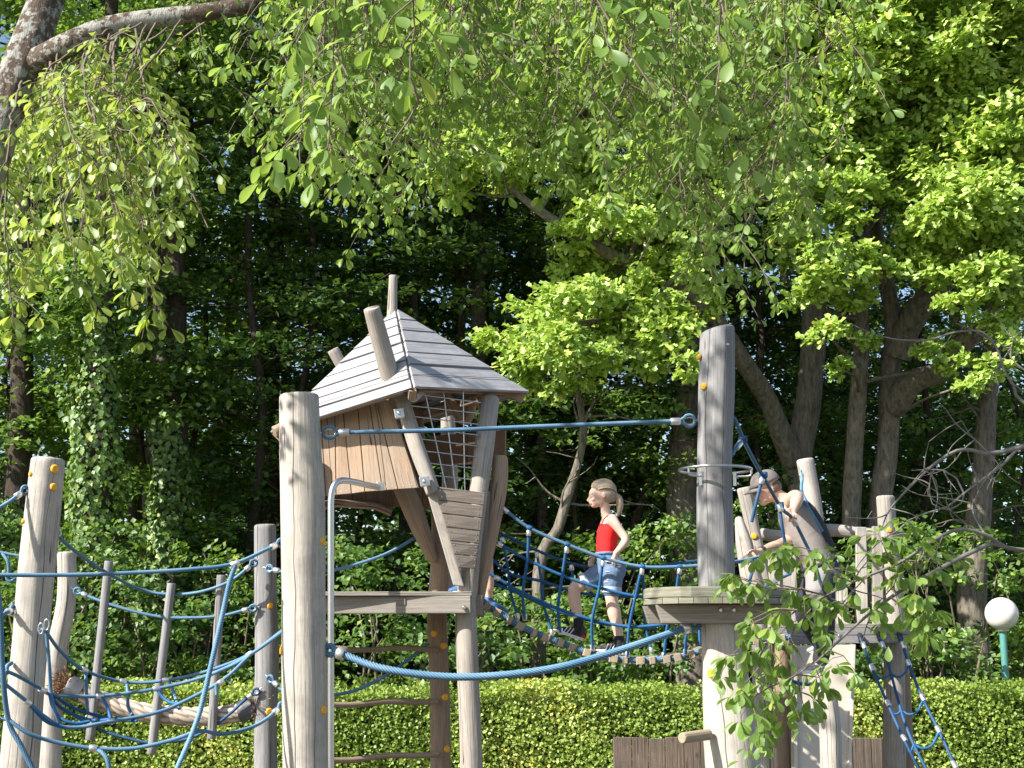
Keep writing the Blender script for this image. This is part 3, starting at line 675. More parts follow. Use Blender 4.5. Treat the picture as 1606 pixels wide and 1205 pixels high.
# ------------------------------------------------------------------ climbing posts
def RW(w_, Y): return w_ / 2 / FPX * Y * 1.0
def path_to_ground(pts, Y):
    p = PP(pts, Y); d = p[-1] - p[-2]
    if p[-1].z > 0 and d.z < -1e-4: p.append(p[-1] + d * ((p[-1].z + .12) / -d.z) if abs(d.x / d.z) < .35 else Vector((p[-1].x, p[-1].y, -.12)))
    return p
def post(label, pts, ws, Y, mat='post', seed=1, lump=.045, caps=(), name='wooden_post', cat='post', group=None, ell=None, capmat='cap', step=.035):
    p = path_to_ground(pts, Y); th = thing(name, (p[-1].x, p[-1].y, 0), label, cat, group)
    rs = [RW(w_, Y) for w_ in ws] + [RW(ws[-1], Y)] * (len(p) - len(ws))
    pp = smooth(p, step); # radii follow the given points
    seg = []; 
    acc = [0]
    for i in range(1, len(p)): acc.append(acc[-1] + (p[i] - p[i - 1]).length)
    L = 0; rr = []
    for i, q in enumerate(pp):
        if i: L += (q - pp[i - 1]).length
        k = 0
        while k < len(acc) - 2 and L > acc[k + 1]: k += 1
        f = min(1, max(0, (L - acc[k]) / (acc[k + 1] - acc[k]))); rr.append(rs[k] + (rs[k + 1] - rs[k]) * f)
    m = MB(); m.tube(pp[::-1], rr[::-1], 36, True, lump, seed, chamfer=.014, ell=ell); m.build('shaft', M[mat], th)
    for c in caps:
        on_round(th, c[0], c[1], pts, ws, Y, c[2] if len(c) > 2 else 6, capmat, 1 if ell is None else ell)
    return th
def on_round(th, px, py, pts, ws, Y, r, mat, ell=1):
    """a plastic bolt cap seated on the round side of a post"""
    for i in range(len(pts) - 1):
        if pts[i][1] <= py <= pts[i + 1][1] or i == len(pts) - 2:
            t = (py - pts[i][1]) / (pts[i + 1][1] - pts[i][1]); cx = pts[i][0] + (pts[i + 1][0] - pts[i][0]) * t; w_ = ws[i] + (ws[i + 1] - ws[i]) * t; break
    f = max(-.94, min(.94, (px - cx) / (w_ / 2))); R_ = RW(w_, Y); n = Vector((f, -math.sqrt(1 - f * f), 0)); c = P(cx, py, Y) + Vector((n.x * R_, n.y * R_ * ell, 0)) * .985
    caps_on(th, [(c, n, r / FPX * Y)], mat)
A_ = [(76, 719), (69, 780), (56, 900), (48, 1000), (38, 1110), (30, 1205)]; AW = [52, 55, 55, 55, 57, 58]
post('thick pale post leaning right at the far left, with four yellow caps near its top', A_, AW, 8.1, 'palepost', 3, caps=[(55, 746, 4), (92, 738, 7), (90, 766, 6), (43, 819, 4)])
post('slim bent post just right of the thick leftmost post', [(105, 866), (104, 941), (88, 1028), (82, 1115), (78, 1205)], [29, 30, 33, 32, 35], 10.3, 'palepost', 8, .05)
post('slim grey post with blue rope eyes, left of the tallest foreground post', [(416, 823), (417, 941), (419, 1030), (417, 1120), (417, 1205)], [33, 35, 36, 36, 36], 10.3, 'greypost', 12, .04, caps=[(426, 951, 5), (425, 1116, 6)])
D_ = [(469, 619), (471, 700), (475, 800), (477, 1000), (478, 1205)]; DW = [62, 65, 68, 69, 70]
post('thick round post in the left foreground with leaf shadows on its upper half', D_, DW, 8.2, 'palepost', 21, .035, caps=[(508, 850, 7), (445, 1020, 7), (509, 1113, 7)])
# carved steps on the thick left post
EW = [62, 64, 62, 61, 72, 79, 76, 79]
E_ = [(1125, 517), (1123, 620), (1121, 740), (1123, 915), (1132, 985), (1138, 1060), (1144, 1125), (1151, 1205)]
E = post('tall grey post carrying a round wooden platform and a steel ring', E_[:4] + [(1124, 930)], EW[:4] + [61], 8.4, 'greypost', 33, .06, caps=[(1101, 610, 6), (1094, 562, 5)], name='platform_post', cat='post', ell=.9)
# only the upper half above the platform was built as a shaft to the ground: shape the thicker foot over it
for ch in E.children:      # the top of this post is cut at a slant
    if ch.name.startswith('shaft'):
        zt = max(v.co.z for v in ch.data.vertices); xt = P(1125, 517, 8.4).x
        for v in ch.data.vertices:
            if v.co.z > zt - .10: v.co.z += (v.co.x - xt) * .28 * (1 - (zt - v.co.z) / .10)
m = MB(); E2 = [(1126, 950)] + E_[4:]; pf = path_to_ground(E2, 8.4); pp = smooth(pf, .035); m.tube(pp[::-1], lerp_r([RW(x, 8.4) for x in EW[3:]] + [RW(73, 8.4)] * (len(pf) - 5), len(pp))[::-1], 36, True, .055, 35)
m.build('foot', M['palepost'], E)
on_round(E, 1112, 1056, E_, EW, 8.4, 7, 'capy')
c = P(1122, 737, 8.4); rr = .212
m = MB(); m.tube([c + Vector((math.cos(a) * rr, math.sin(a) * rr, .012 * math.cos(a) * 0)) for a in [2 * math.pi * k / 48 for k in range(49)]], .0085, 10, False); m.build('steel_ring', M['steel'], E)
for sx, ang in ((-1, R(215)), (1, R(-20))):
    d = Vector((math.cos(ang), math.sin(ang), 0)); a = c + d * rr; b = c + d * .118
    m = MB(); m.tube(smooth([a, a + Vector((0, 0, -.035)), a + Vector((0, 0, -.045)) - d * .015, b + Vector((0, 0, -.045)) + d * .01, b + Vector((0, 0, -.045))], .008), .0065, 8)
    sd_ = Vector((-d.y, d.x, 0)); q = b + Vector((0, 0, -.04))
    m.hexa([q - sd_ * .012 - d * .012 + Vector((0, 0, -.06)), q + sd_ * .012 - d * .012 + Vector((0, 0, -.06)), q + sd_ * .012 + d * .003 + Vector((0, 0, -.06)), q - sd_ * .012 + d * .003 + Vector((0, 0, -.06)),
            q - sd_ * .012 - d * .012 + Vector((0, 0, .02)), q + sd_ * .012 - d * .012 + Vector((0, 0, .02)), q + sd_ * .012 + d * .003 + Vector((0, 0, .02)), q - sd_ * .012 + d * .003 + Vector((0, 0, .02))])
    m.build('bracket', M['steel'], E)
# platform: an upper curb of curved timber over a layer of boards, on two beams
cz = P(1123, 919, 8.0).z; cx, cy = P(1123, 919, 8.42).x, 8.42
def outline(r, n=40, flat=.34):
    out = []
    for k in range(n):
        a = 2 * math.pi * k / n; x = math.cos(a) * r; y = math.sin(a) * r * 1.0
        y = max(-r * .86, min(r * .86, y)); out.append((x, y))
    return out
ol = outline(.425); z1 = cz; z0 = cz - .058
m = MB(); n = len(ol)
vt = [Vector((cx + x * (1 + .006 * math.sin(5 * k)), cy + y, z1 - (.006 if k % 2 else .004))) for k, (x, y) in enumerate(ol)]; vtc = [Vector((cx + x * .975, cy + y * .975, z1)) for x, y in ol]; vb = [Vector((cx + x * 1.002, cy + y * 1.002, z0)) for x, y in ol]
m.add(vb + vt + vtc, [[i, (i + 1) % n, n + (i + 1) % n, n + i] for i in range(n)] + [[n + i, n + (i + 1) % n, 2 * n + (i + 1) % n, 2 * n + i] for i in range(n)],
      [[(0, i * .066), (0, i * .066 + .066), (.05, i * .066 + .066), (.05, i * .066)] for i in range(n)] * 2, False)
m.add(vtc, [list(range(n))], [[(x, y) for x, y in ol]], False); m.add(vb, [list(range(n))[::-1]], [[(x, y) for x, y in ol][::-1]], False)
m.build('platform_top', M['mossdeck'], E, .004)
bx = -.425; k = 0; zb = z0 - .003
while bx < .425:
    w_ = .082; x0, x1 = bx, min(bx + w_, .425); yy = lambda x: min(.365, math.sqrt(max(.003, .425 ** 2 - x * x)))
    a0, a1 = yy(x0 * .995), yy(x1 * .995); m = MB(); e = .0015
    m.hexa([(cx + x0 + e, cy - a0, zb - .034), (cx + x1 - e, cy - a1, zb - .034), (cx + x1 - e, cy + a1, zb - .034), (cx + x0 + e, cy + a0, zb - .034),
            (cx + x0 + e, cy - a0, zb), (cx + x1 - e, cy - a1, zb), (cx + x1 - e, cy + a1, zb), (cx + x0 + e, cy + a0, zb)], k, 1); m.build('platform_board', M['mossdeck'], E, .002); bx += w_; k += 1
zz1 = zb - .037; zz0 = zz1 - .105
for (yb, xa, xb) in ((cy - .185, -.375, .40), (cy + .125, -.42, .38)):
    m = MB(); m.hexa([(cx + xa + .035, yb, zz0), (cx + xb, yb, zz0), (cx + xb, yb + .06, zz0), (cx + xa + .035, yb + .06, zz0), (cx + xa, yb, zz1), (cx + xb, yb, zz1), (cx + xb, yb + .06, zz1), (cx + xa, yb + .06, zz1)], 4, 0)
    bm_ = m.build('beam', M['block'] if 0 else M['deck'], E, .004)
for q in (1130, 1151):
    m = MB(); pc = P(q, 957, cy - .185); m.disc(pc, (0, -1, 0), .016, .012, 14, 1); m.build('bolt', M['steel'], E)
m = MB(); m.disc(P(1141, 541, 8.29), (.1, -1, .1), .011, .012, 12, 1); m.build('bolt', M['steel'], E)
m = MB(); m.tube(smooth(PP([(1112, 1152, 8.3), (1090, 1155, 8.22), (1069, 1158, 8.15)]), .02), .031, 16, True, .03, 3, chamfer=.006); m.build('peg', M['block'], E)

G_R = 'posts of the far climbing platform on the right'
post('weathered post with one yellow cap directly behind the right side of the grey platform post', [(1167, 765), (1181, 832), (1195, 900), (1203, 960), (1196, 1205)], [24, 20, 24, 25, 24], 11.3, 'post', 41, .06, caps=[(1181, 842, 5)], group=G_R)
post('sunbleached white post rising behind the round platform at the man\'s right hand', [(1158, 811), (1167, 850), (1178, 900), (1190, 960), (1194, 1205)], [12, 26, 34, 26, 24], 10.8, 'palepost', 42, .05, group=G_R)
post('leaning post with a blue rope tied near its top, behind the man\'s back', [(1263, 720), (1276, 800), (1284, 900), (1290, 1000), (1290, 1100)], [28, 27, 28, 28, 28], 11.4, 'palepost', 43, .04, group=G_R)
post('flat-topped post at the right end of the far platform, above the net ladder', [(1388, 778), (1393, 850), (1401, 920), (1402, 1000), (1403, 1205)], [29, 30, 30, 31, 34], 11.3, 'post', 44, .04, caps=[(1391, 833, 4)], group=G_R)
post('bright white bent log with a flat top standing before the steel slide', [(1294, 1080), (1297, 1100), (1302, 1150), (1304, 1205)], [28, 32, 34, 34], 9.9, 'palepost', 46, .05, name='wooden_post')

# far climbing platform
fp = thing('climbing_platform', P(1330, 1000, 11.1), 'wooden platform with palisade boards and a log rail behind the man', 'platform')
Yb = 11.05
m = MB(); a, b = P(1222, 985, Yb), P(1436, 985, Yb); c_, d_ = P(1222, 1011, Yb), P(1436, 1008, Yb); th_ = Vector((0, .07, 0))
m.hexa([c_, d_, d_ + th_, c_ + th_, a, b, b + th_, a + th_], 5, 0); m.build('beam', M['greypost'], fp, .004)
for k in range(8):
    m = MB(); x0 = P(1222, 983, Yb + .01 + k * .125); x1 = P(1434, 983, Yb + .01); y0 = Yb + .01 + k * .125; z_ = a.z + .002
    m.hexa([(a.x, y0, z_), (b.x, y0, z_), (b.x, y0 + .12, z_), (a.x, y0 + .12, z_), (a.x, y0, z_ + .03), (b.x, y0, z_ + .03), (b.x, y0 + .12, z_ + .03), (a.x, y0 + .12, z_ + .03)], k, 0); m.build('deck_board', M['deck'], fp, .003)
for q in (1264, 1316, 1430):
    m = MB(); m.disc(P(q, 997, Yb), (0, -1, 0), .013, .01, 12, 1); m.build('bolt', M['steel'], fp)
p = smooth(PP([(1192, 838, 11.5), (1238, 842, 11.5), (1300, 832, 11.5), (1345, 836, 11.45), (1378, 838, 11.4), (1416, 843, 11.4)]), .04)
m = MB(); m.tube(p, lerp_r([.05, .048, .055, .05, .045, .04], len(p)), 18, True, .06, 6, chamfer=.01); m.build('rail', M['post'], fp)
for k, (q, wd, t, b_) in enumerate([(1213, 20, 858, 985), (1236, 26, 846, 1000), (1322, 14, 905, 985), (1350, 18, 827, 985), (1375, 17, 826, 985), (1307, 16, 872, 985)]):
    m = MB(); m.plank(P(q + 2, b_, 11.25 + .02 * (k % 2)), P(q, t, 11.28 + .02 * (k % 2)), (1, 0, 0), wd / FPX * 11.2, .035, 60 + k, w2=wd * .9 / FPX * 11.2); m.build('palisade_board', M['palepost' if k != 4 else 'post'], fp, .006)
# back posts that carry it
for q in (1225, 1410):
    m = MB(); pt = P(q, 990, 12.0); m.tube([(pt.x, 12.0, -.1), (pt.x, 12.0, 1), (pt.x, 12.0, pt.z)], .07, 14, True, .05, q); m.build('leg', M['brownpost'], fp)
# slide
sl = thing('slide', (P(1290, 1205, 10.9).x, 10.6, 0), 'brushed steel slide panel hanging below the far platform', 'slide')
tl, tr = P(1246, 1013, 11.0), P(1338, 1011, 11.0); bl, br_ = P(1247, 1205, 10.75), P(1331, 1205, 10.75); dl = (bl - tl); dr = (br_ - tr)
kb = (tl.z - .12) / -dl.z; bl = tl + dl * kb; br_ = tr + dr * ((tr.z - .12) / -dr.z)
m = MB(); m.hexa([bl, br_, br_ + Vector((0, .012, 0)), bl + Vector((0, .012, 0)), tl, tr, tr + Vector((0, .012, 0)), tl + Vector((0, .012, 0))]); m.build('chute', M['slide'], sl)
for (q0, q1) in ((tl, bl), (tr, br_)):
    m = MB(); m.hexa([q1 + Vector((-.012, -.04, 0)), q1 + Vector((.012, -.04, 0)), q1 + Vector((.012, .09, 0)), q1 + Vector((-.012, .09, 0)), q0 + Vector((-.012, -.04, 0)), q0 + Vector((.012, -.04, 0)), q0 + Vector((.012, .09, 0)), q0 + Vector((-.012, .09, 0))]); m.build('side_edge', M['slide'], sl, .004)

# low palisade wall in front of the hedge
pw = thing('palisade_wall', (1.9, 13.2, 0), 'low wall of upright dark weathered boards in front of the hedge, right', 'wall')
x = P(962, 1160, 13.2).x; xe = P(1425, 1155, 13.2).x; k = 0
while x < xe:
    w_ = random.choice([.09, .11, .15, .18]) if k % 3 else .17; zt = P(1200, 1158 + random.uniform(-1.5, 1.5), 13.2).z
    m = MB(); m.hexa([(x, 13.2, 0), (x + w_ - .006, 13.2, 0), (x + w_ - .006, 13.25, 0), (x, 13.25, 0), (x, 13.2, zt), (x + w_ - .006, 13.2, zt), (x + w_ - .006, 13.25, zt), (x, 13.25, zt)], k + 80, 2); m.build('board', M['palisade'], pw, .004); x += w_; k += 1

# globe lamp
lc = P(1571, 963, 18.1); lt = thing('street_lamp', (lc.x, lc.y, 0), 'white globe lamp on a green pole behind the hedge at the right', 'lamp')
bmm = MB(); rad = .205; rings = []
pth = [lc + Vector((0, 0, -rad * math.cos(a))) for a in [math.pi * (k + .02) / 24.04 for k in range(25)]]; bmm.tube(pth, [max(.002, rad * math.sin(math.pi * (k + .02) / 24.04)) for k in range(25)], 40, True); bmm.build('globe', M['globe'], lt)
m = MB(); m.tube([lc + Vector((0, 0, -rad * 1.06)), lc + Vector((0, 0, -rad * .93))], [.075, .085], 20); m.build('collar', M['alu'], lt)
m = MB(); m.tube([(lc.x, lc.y, 0), (lc.x, lc.y, lc.z - rad * 1.06)], .043, 20); m.build('pole', M['green'], lt)

# ------------------------------------------------------------------ playhouse tower
TW = thing('playhouse_tower', (P(640, 1205, 10).x, 10, 0), 'crooked wooden playhouse with a silver pyramid roof on tall legs', 'playhouse')
N_, L_, R_ = P(648, 612, 9.4), P(427, 681, 10.1), P(827, 619, 10.3); A0 = P(621, 488, 10.15)
K_ = L_ + R_ - N_; K_.z = (L_.z + R_.z) / 2 - .02
rf = MB(); cmid = (N_ + L_ + R_ + K_) / 4
def roof_face(e0, e1, nb, seed):
    nrm = (e1 - e0).cross(A0 - e0).normalized()
    if nrm.dot(A0 - cmid) < 0: nrm = -nrm
    rs = random.Random(seed)
    for k in range(nb):
        t0 = k / nb + .0; t1 = (k + 1) / nb - .007; u = rs.uniform(-.002, .006); off0 = nrm * (u + .006); off1 = nrm * u; th_ = nrm * .02
        a0, a1 = e0.lerp(A0, t0), e1.lerp(A0, t0); b0, b1 = e0.lerp(A0, t1), e1.lerp(A0, t1)
        dd = (e1 - e0).normalized() * rs.uniform(-.002, .003)
        m = MB(); m.hexa([a0 + off0 - dd, a1 + off0 + dd, b1 + off1 + dd, b0 + off1 - dd, a0 + off0 + th_ - dd, a1 + off0 + th_ + dd, b1 + off1 + th_ + dd, b0 + off1 + th_ - dd], seed * 10 + k, 0); m.build('roof_board', M['roof'], TW, .003)
    return nrm
nL = roof_face(L_, N_, 9, 1); nR = roof_face(N_, R_, 7, 2); roof_face(R_, K_, 7, 3); roof_face(K_, L_, 8, 4)
# rafters under the boards
for e in (N_, R_, L_, K_):
    m = MB(); m.plank(e.lerp(A0, .03) + Vector((0, 0, -.055)), e.lerp(A0, .9) + Vector((0, 0, -.055)), (e - cmid).cross(Vector((0, 0, 1))), .05, .07, 5); m.build('rafter', M['wall'], TW)
for e0, e1 in ((N_, R_), (R_, K_), (L_, N_), (K_, L_)):
    a = e0.lerp(e1, .06).lerp(A0, .14) + Vector((0, 0, -.06)); b = e1.lerp(e0, .06).lerp(A0, .14) + Vector((0, 0, -.06)); m = MB(); m.plank(a, b, (0, 0, 1), .06, .04, 9); m.build('eave_beam', M['wall'], TW)
def on_plane(px, py, p0, nr):
    d = P(px, py, 1) - EYE; return EYE + d * ((p0 - EYE).dot(nr) / d.dot(nr))
q = on_plane(612, 592, N_, nL); tp = P(583, 483, q.y - .22)
m = MB(); pp = smooth([q + (q - tp).normalized() * .05, q.lerp(tp, .5), tp], .03); m.tube(pp, lerp_r([.066, .062, .057], len(pp)), 24, True, .05, 4, chamfer=.006); m.build('roof_log', M['post'], TW)
caps_on(TW, [(on_plane(609, 594, N_, nL) + nL * .028, nL, .014)], 'capy')
m = MB(); pp = smooth([P(615, 500, 10.15), P(616, 465, 10.15), P(617, 432, 10.14)], .03); m.tube(pp, lerp_r([.038, .033, .030], len(pp)), 18, True, .07, 5, chamfer=.004); m.build('finial', M['post'], TW)
m = MB(); pp = smooth([P(545, 590, 10.6), P(522, 548, 10.55)], .03); m.tube(pp, .045, 18, True, .05, 6, chamfer=.006); m.build('roof_log', M['post'], TW)
m = MB(); pp = smooth([P(672, 600, 9.95), P(649, 624, 9.45)], .03); m.tube(pp, .034, 18, True, .04, 7, chamfer=.005); m.build('roof_log', M['post'], TW)
m = MB(); pp = smooth([P(470, 655, 10.3), P(450, 668, 10.1), P(430, 678, 10.05)], .03); m.tube(pp, .04, 18, True, .04, 8, chamfer=.005); m.build('roof_log', M['wall'], TW)
# left wall of splayed upright boards
wy = lambda px: 10.2 - (px - 440) / 216 * .5
tops = [(440, 676), (462, 670), (484, 662), (503, 655), (525, 650), (538, 646), (561, 641), (580, 637), (591, 633), (611, 629)]
bots = [(445, 786), (468, 783), (490, 781), (511, 778), (527, 776), (551, 774), (572, 771), (600, 769), (624, 767), (657, 765)]
for k in range(len(tops) - 1):
    a0, a1, b0, b1 = tops[k], tops[k + 1], bots[k], bots[k + 1]
    up = lambda t, b, f: (t[0] + (t[0] - b[0]) * f, t[1] + (t[1] - b[1]) * f)
    u0, u1 = up(a0, b0, .17), up(a1, b1, .17); g_ = .7
    A1, A2, B1, B2 = P(u0[0] + g_, u0[1], wy(a0[0])), P(u1[0] - g_, u1[1], wy(a1[0])), P(b0[0] + g_, b0[1], wy(a0[0])), P(b1[0] - g_, b1[1], wy(a1[0]))
    th_ = Vector((.01, .024, 0)); m = MB(); m.hexa([B1, B2, B2 + th_, B1 + th_, A1, A2, A2 + th_, A1 + th_], 20 + k, 2); m.build('wall_board', M['wall'], TW, .002)
    for (fx, fy) in ((.3, .03), (.7, .035), (.3, .93), (.72, .93)):
        c0 = B1.lerp(B2, fx).lerp(A1.lerp(A2, fx), fy) if 0 else B1.lerp(B2, fx) * (1 - fy) + A1.lerp(A2, fx) * fy
        if k > 2 and fy < .5: mm = MB(); mm.disc(c0 + Vector((0, -.0005, 0)), (-.3, -1, 0), .004, .001, 8); mm.build('screw', M['steel'], TW)
# back walls
W0 = P(452, 700, 10.25); W2 = Vector((K_.x + .02, K_.y - .22, 0)); W3 = Vector((R_.x - .16, R_.y + .02, 0))
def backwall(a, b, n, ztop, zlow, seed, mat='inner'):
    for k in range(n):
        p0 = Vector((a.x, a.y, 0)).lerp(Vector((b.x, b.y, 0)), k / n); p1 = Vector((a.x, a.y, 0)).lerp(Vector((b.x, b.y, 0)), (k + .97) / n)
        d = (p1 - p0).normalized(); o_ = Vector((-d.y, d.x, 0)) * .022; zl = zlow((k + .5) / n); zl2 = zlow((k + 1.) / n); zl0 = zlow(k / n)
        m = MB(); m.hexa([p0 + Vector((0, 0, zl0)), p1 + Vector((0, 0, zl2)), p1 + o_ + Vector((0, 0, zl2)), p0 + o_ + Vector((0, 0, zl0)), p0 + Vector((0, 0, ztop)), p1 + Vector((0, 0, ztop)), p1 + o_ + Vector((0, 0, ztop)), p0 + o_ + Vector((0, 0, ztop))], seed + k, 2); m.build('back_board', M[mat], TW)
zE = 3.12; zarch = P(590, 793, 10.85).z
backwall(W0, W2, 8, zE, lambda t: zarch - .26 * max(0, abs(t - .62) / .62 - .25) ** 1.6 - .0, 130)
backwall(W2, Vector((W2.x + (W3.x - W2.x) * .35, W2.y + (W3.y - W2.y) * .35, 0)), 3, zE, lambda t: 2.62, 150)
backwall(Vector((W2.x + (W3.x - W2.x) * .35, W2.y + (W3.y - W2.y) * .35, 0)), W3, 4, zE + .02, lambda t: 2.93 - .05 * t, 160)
ar = MB(); arp = []
for k in range(17):
    t = .12 + .86 * k / 16; q = Vector((W0.x, W0.y, 0)).lerp(W2, t); q.z = zarch - .26 * max(0, abs(t - .62) / .62 - .25) ** 1.6 - .02; arp.append(q + Vector((.02, -.03, 0)))
ar.tube(arp, .022, 8, True, 0, 1, ell=1.5); ar.build('arch_trim', M['wall'], TW)
# inner leaning posts seen through the mesh
for (pts, ws, Y, mt) in [([(700, 598), (704, 700), (706, 780), (700, 930)], [22, 24, 26, 26], 10.9, 'post'), ([(748, 600), (730, 660), (700, 618)], [16, 16, 16], 10.5, 'wall'), ([(655, 640), (662, 740), (668, 800)], [16, 16, 14], 10.7, 'inner')]:
    pp = smooth(PP(pts, Y), .04); m = MB(); m.tube(pp, lerp_r([RW(x, Y) for x in ws], len(pp)), 16, True, .05, 9); m.build('inner_post', M[mt], TW)
def tower_log(name, pts, ws, mat, seed, lump=.05, ch=.012):
    p = PP(pts); pp = smooth(p, .035); m = MB(); m.tube(pp, lerp_r([RW(w_, q[2]) for w_, q in zip(ws, pts)], len(pp)), 30, True, lump, seed, chamfer=ch); return m.build(name, M[mat], TW)
tower_log('corner_log', [(626, 606, 9.75), (635, 640, 9.72), (653, 700, 9.66), (671, 749, 9.62), (680, 775, 9.6)], [22, 24, 25, 24, 22], 'post', 51)
m = MB(); a, b, c_, d_ = P(667, 764, 9.6), P(682, 764, 9.6), P(728, 920, 9.66), P(711, 918, 9.66); th_ = Vector((0, .07, 0))
m.hexa([d_, c_, c_ + th_, d_ + th_, a, b, b + th_, a + th_], 7, 2); m.build('corner_plank', M['palepost'], TW, .006)
tower_log('leg', [(768, 624, 10.1), (766, 645, 10.06), (760, 703, 9.92), (751, 770, 9.86), (741, 850, 9.8), (733, 930, 9.76), (731, 967, 9.74), (735, 1080, 9.72), (739, 1205, 9.7), (742, 1420, 9.7)], [32, 32, 30, 30, 32, 33, 33, 34, 35, 35], 'post', 52)
tower_log('leg', [(690, 765, 10.5), (690, 870, 10.5), (686, 967, 10.5), (690, 1080, 10.5), (691, 1205, 10.5), (692, 1400, 10.5)], [28, 28, 32, 31, 31, 32], 'brownpost', 53)
tower_log('leg', [(470, 700, 9.95), (471, 1000, 9.9), (472, 1420, 9.9)], [28, 28, 30], 'brownpost', 54)
tower_log('brace', [(630, 760, 10.3), (646, 795, 10.32), (662, 835, 10.35), (680, 880, 10.42)], [32, 32, 26, 16], 'brownpost', 55)
tower_log('side_log', [(785, 716, 9.98), (783, 760, 9.96), (771, 830, 9.92), (760, 895, 9.86), (753, 938, 9.84)], [25, 28, 25, 19, 15], 'wall', 56)
tower_log('side_log', [(764, 770, 9.88), (757, 850, 9.86), (751, 935, 9.85)], [10, 13, 12], 'panel', 57)
# panel of six short boards
tl, tr, br_, bl = (681, 763), (761, 773), (746, 893), (719, 891)
for k in range(6):
    e = .006; f0, f1 = k / 6 + (e if k else 0), (k + 1) / 6 - e
    lp = lambda a, b, t: (a[0] + (b[0] - a[0]) * t, a[1] + (b[1] - a[1]) * t)
    q = [P(*lp(tl, bl, f1), 9.57), P(*lp(tr, br_, f1), 9.62), P(*lp(tr, br_, f0), 9.62), P(*lp(tl, bl, f0), 9.57)]; th_ = Vector((0, .026, 0))
    m = MB(); m.hexa([q[0], q[1], q[1] + th_, q[0] + th_, q[3], q[2], q[2] + th_, q[3] + th_], 90 + k, 0); o_ = m.build('panel_board', M['panel'], TW, .003)
    for fx in (.1, .9):
        for fy in (.25, .75):
            c0 = (q[0].lerp(q[1], fx)).lerp(q[3].lerp(q[2], fx), fy); mm = MB(); mm.disc(c0, (0, -1, 0), .0045, .002, 8); mm.build('screw', M['steel'], TW)
# wire mesh
def my(px): return 9.66 + (px - 650) / 100 * .2
mesh = thing  # the mesh is one part with many wires
mm = MB(); wr = .0042
for (a, b) in [((664, 604), (700, 768)), ((694, 604), (715, 770)), ((726, 604), (729, 772)), ((752, 740), (741, 776))]:
    mm.tube([P(a[0], a[1], my(a[0])), P(b[0], b[1], my(b[0]))], wr, 8)
for (a, b) in [((655, 619), (754, 632)), ((646, 637), (752, 649)), ((651, 654), (750, 666)), ((657, 671), (750, 683)), ((662, 689), (748, 700)), ((668, 708), (747, 717)), ((674, 727), (746, 735)), ((681, 746), (745, 753))]:
    p0 = P(a[0], a[1], my(a[0])); p1 = P(b[0], b[1], my(b[0])); dz = Vector((0, -wr * 1.8, 0)); mm.tube([p0 + dz, p1 + dz], wr, 8)
mm.build('wire_mesh', M['steel'], TW)
for (px, py, Y) in ((626, 648, 9.58), (666, 755, 9.5)):
    c0 = P(px, py, Y); m = MB(); h = .032; dx = Vector((h, .008, .006)); dz = Vector((-.006, 0, h)); t_ = Vector((0, .05, 0))
    m.hexa([c0 - dx - dz, c0 + dx - dz, c0 + dx - dz + t_, c0 - dx - dz + t_, c0 - dx + dz, c0 + dx + dz, c0 + dx + dz + t_, c0 - dx + dz + t_]); br = m.build('bracket', M['alu'], TW, .004)
    m = MB(); m.disc(c0, (0, -1, 0), .014, .009, 14, 1); m.build('bolt', M['steel'], br)
# deck
bz1 = P(630, 932, 9.62).z; m = MB(); a, b = P(455, 936, 9.7), P(738, 935, 9.58); c_, d_ = P(738, 962, 9.58), P(455, 963, 9.7); th_ = Vector((0, .07, 0))
m.hexa([d_, c_, c_ + th_, d_ + th_, a, b, b + th_, a + th_], 3, 0); bm_ = m.build('deck_beam', M['deck'], TW, .005)
m = MB(); c0 = P(728, 953, 9.575); m.disc(c0, (0, -1, 0), .016, .012, 14, 1); m.build('bolt', M['steel'], bm_)
m = MB(); q = [P(621, 949, 9.622), P(636, 949, 9.615), P(636, 937, 9.615), P(621, 937, 9.622)]; th_ = Vector((0, .02, 0)); m.hexa([q[0], q[1], q[1] + th_, q[0] + th_, q[3], q[2], q[2] + th_, q[3] + th_], 1, 0); m.build('slot_patch', M['panel'], bm_, .002)  # dark patch stands in for the shade inside a beam slot
for k in range(10):
    y0 = 9.6 + k * .115; x0 = P(455, 930, 9.7).x; x1 = P(740 + k * 1.5, 930, 9.6).x; z_ = a.z + .003
    m = MB(); m.hexa([(x0, y0, z_), (x1, y0, z_), (x1, y0 + .11, z_), (x0, y0 + .11, z_), (x0, y0, z_ + .028), (x1, y0, z_ + .028), (x1, y0 + .11, z_ + .028), (x0, y0 + .11, z_ + .028)], k, 0); m.build('deck_board', M['deck'], TW, .003)
m = MB(); q = [P(741, 966, 9.72), P(757, 966, 9.74), P(757, 934, 9.74), P(741, 932, 9.72)]; th_ = Vector((0, .5, 0)); m.hexa([q[0], q[1], q[1] + th_, q[0] + th_, q[3], q[2], q[2] + th_, q[3] + th_], 2, 1); m.build('end_block', M['panel'], TW, .004)
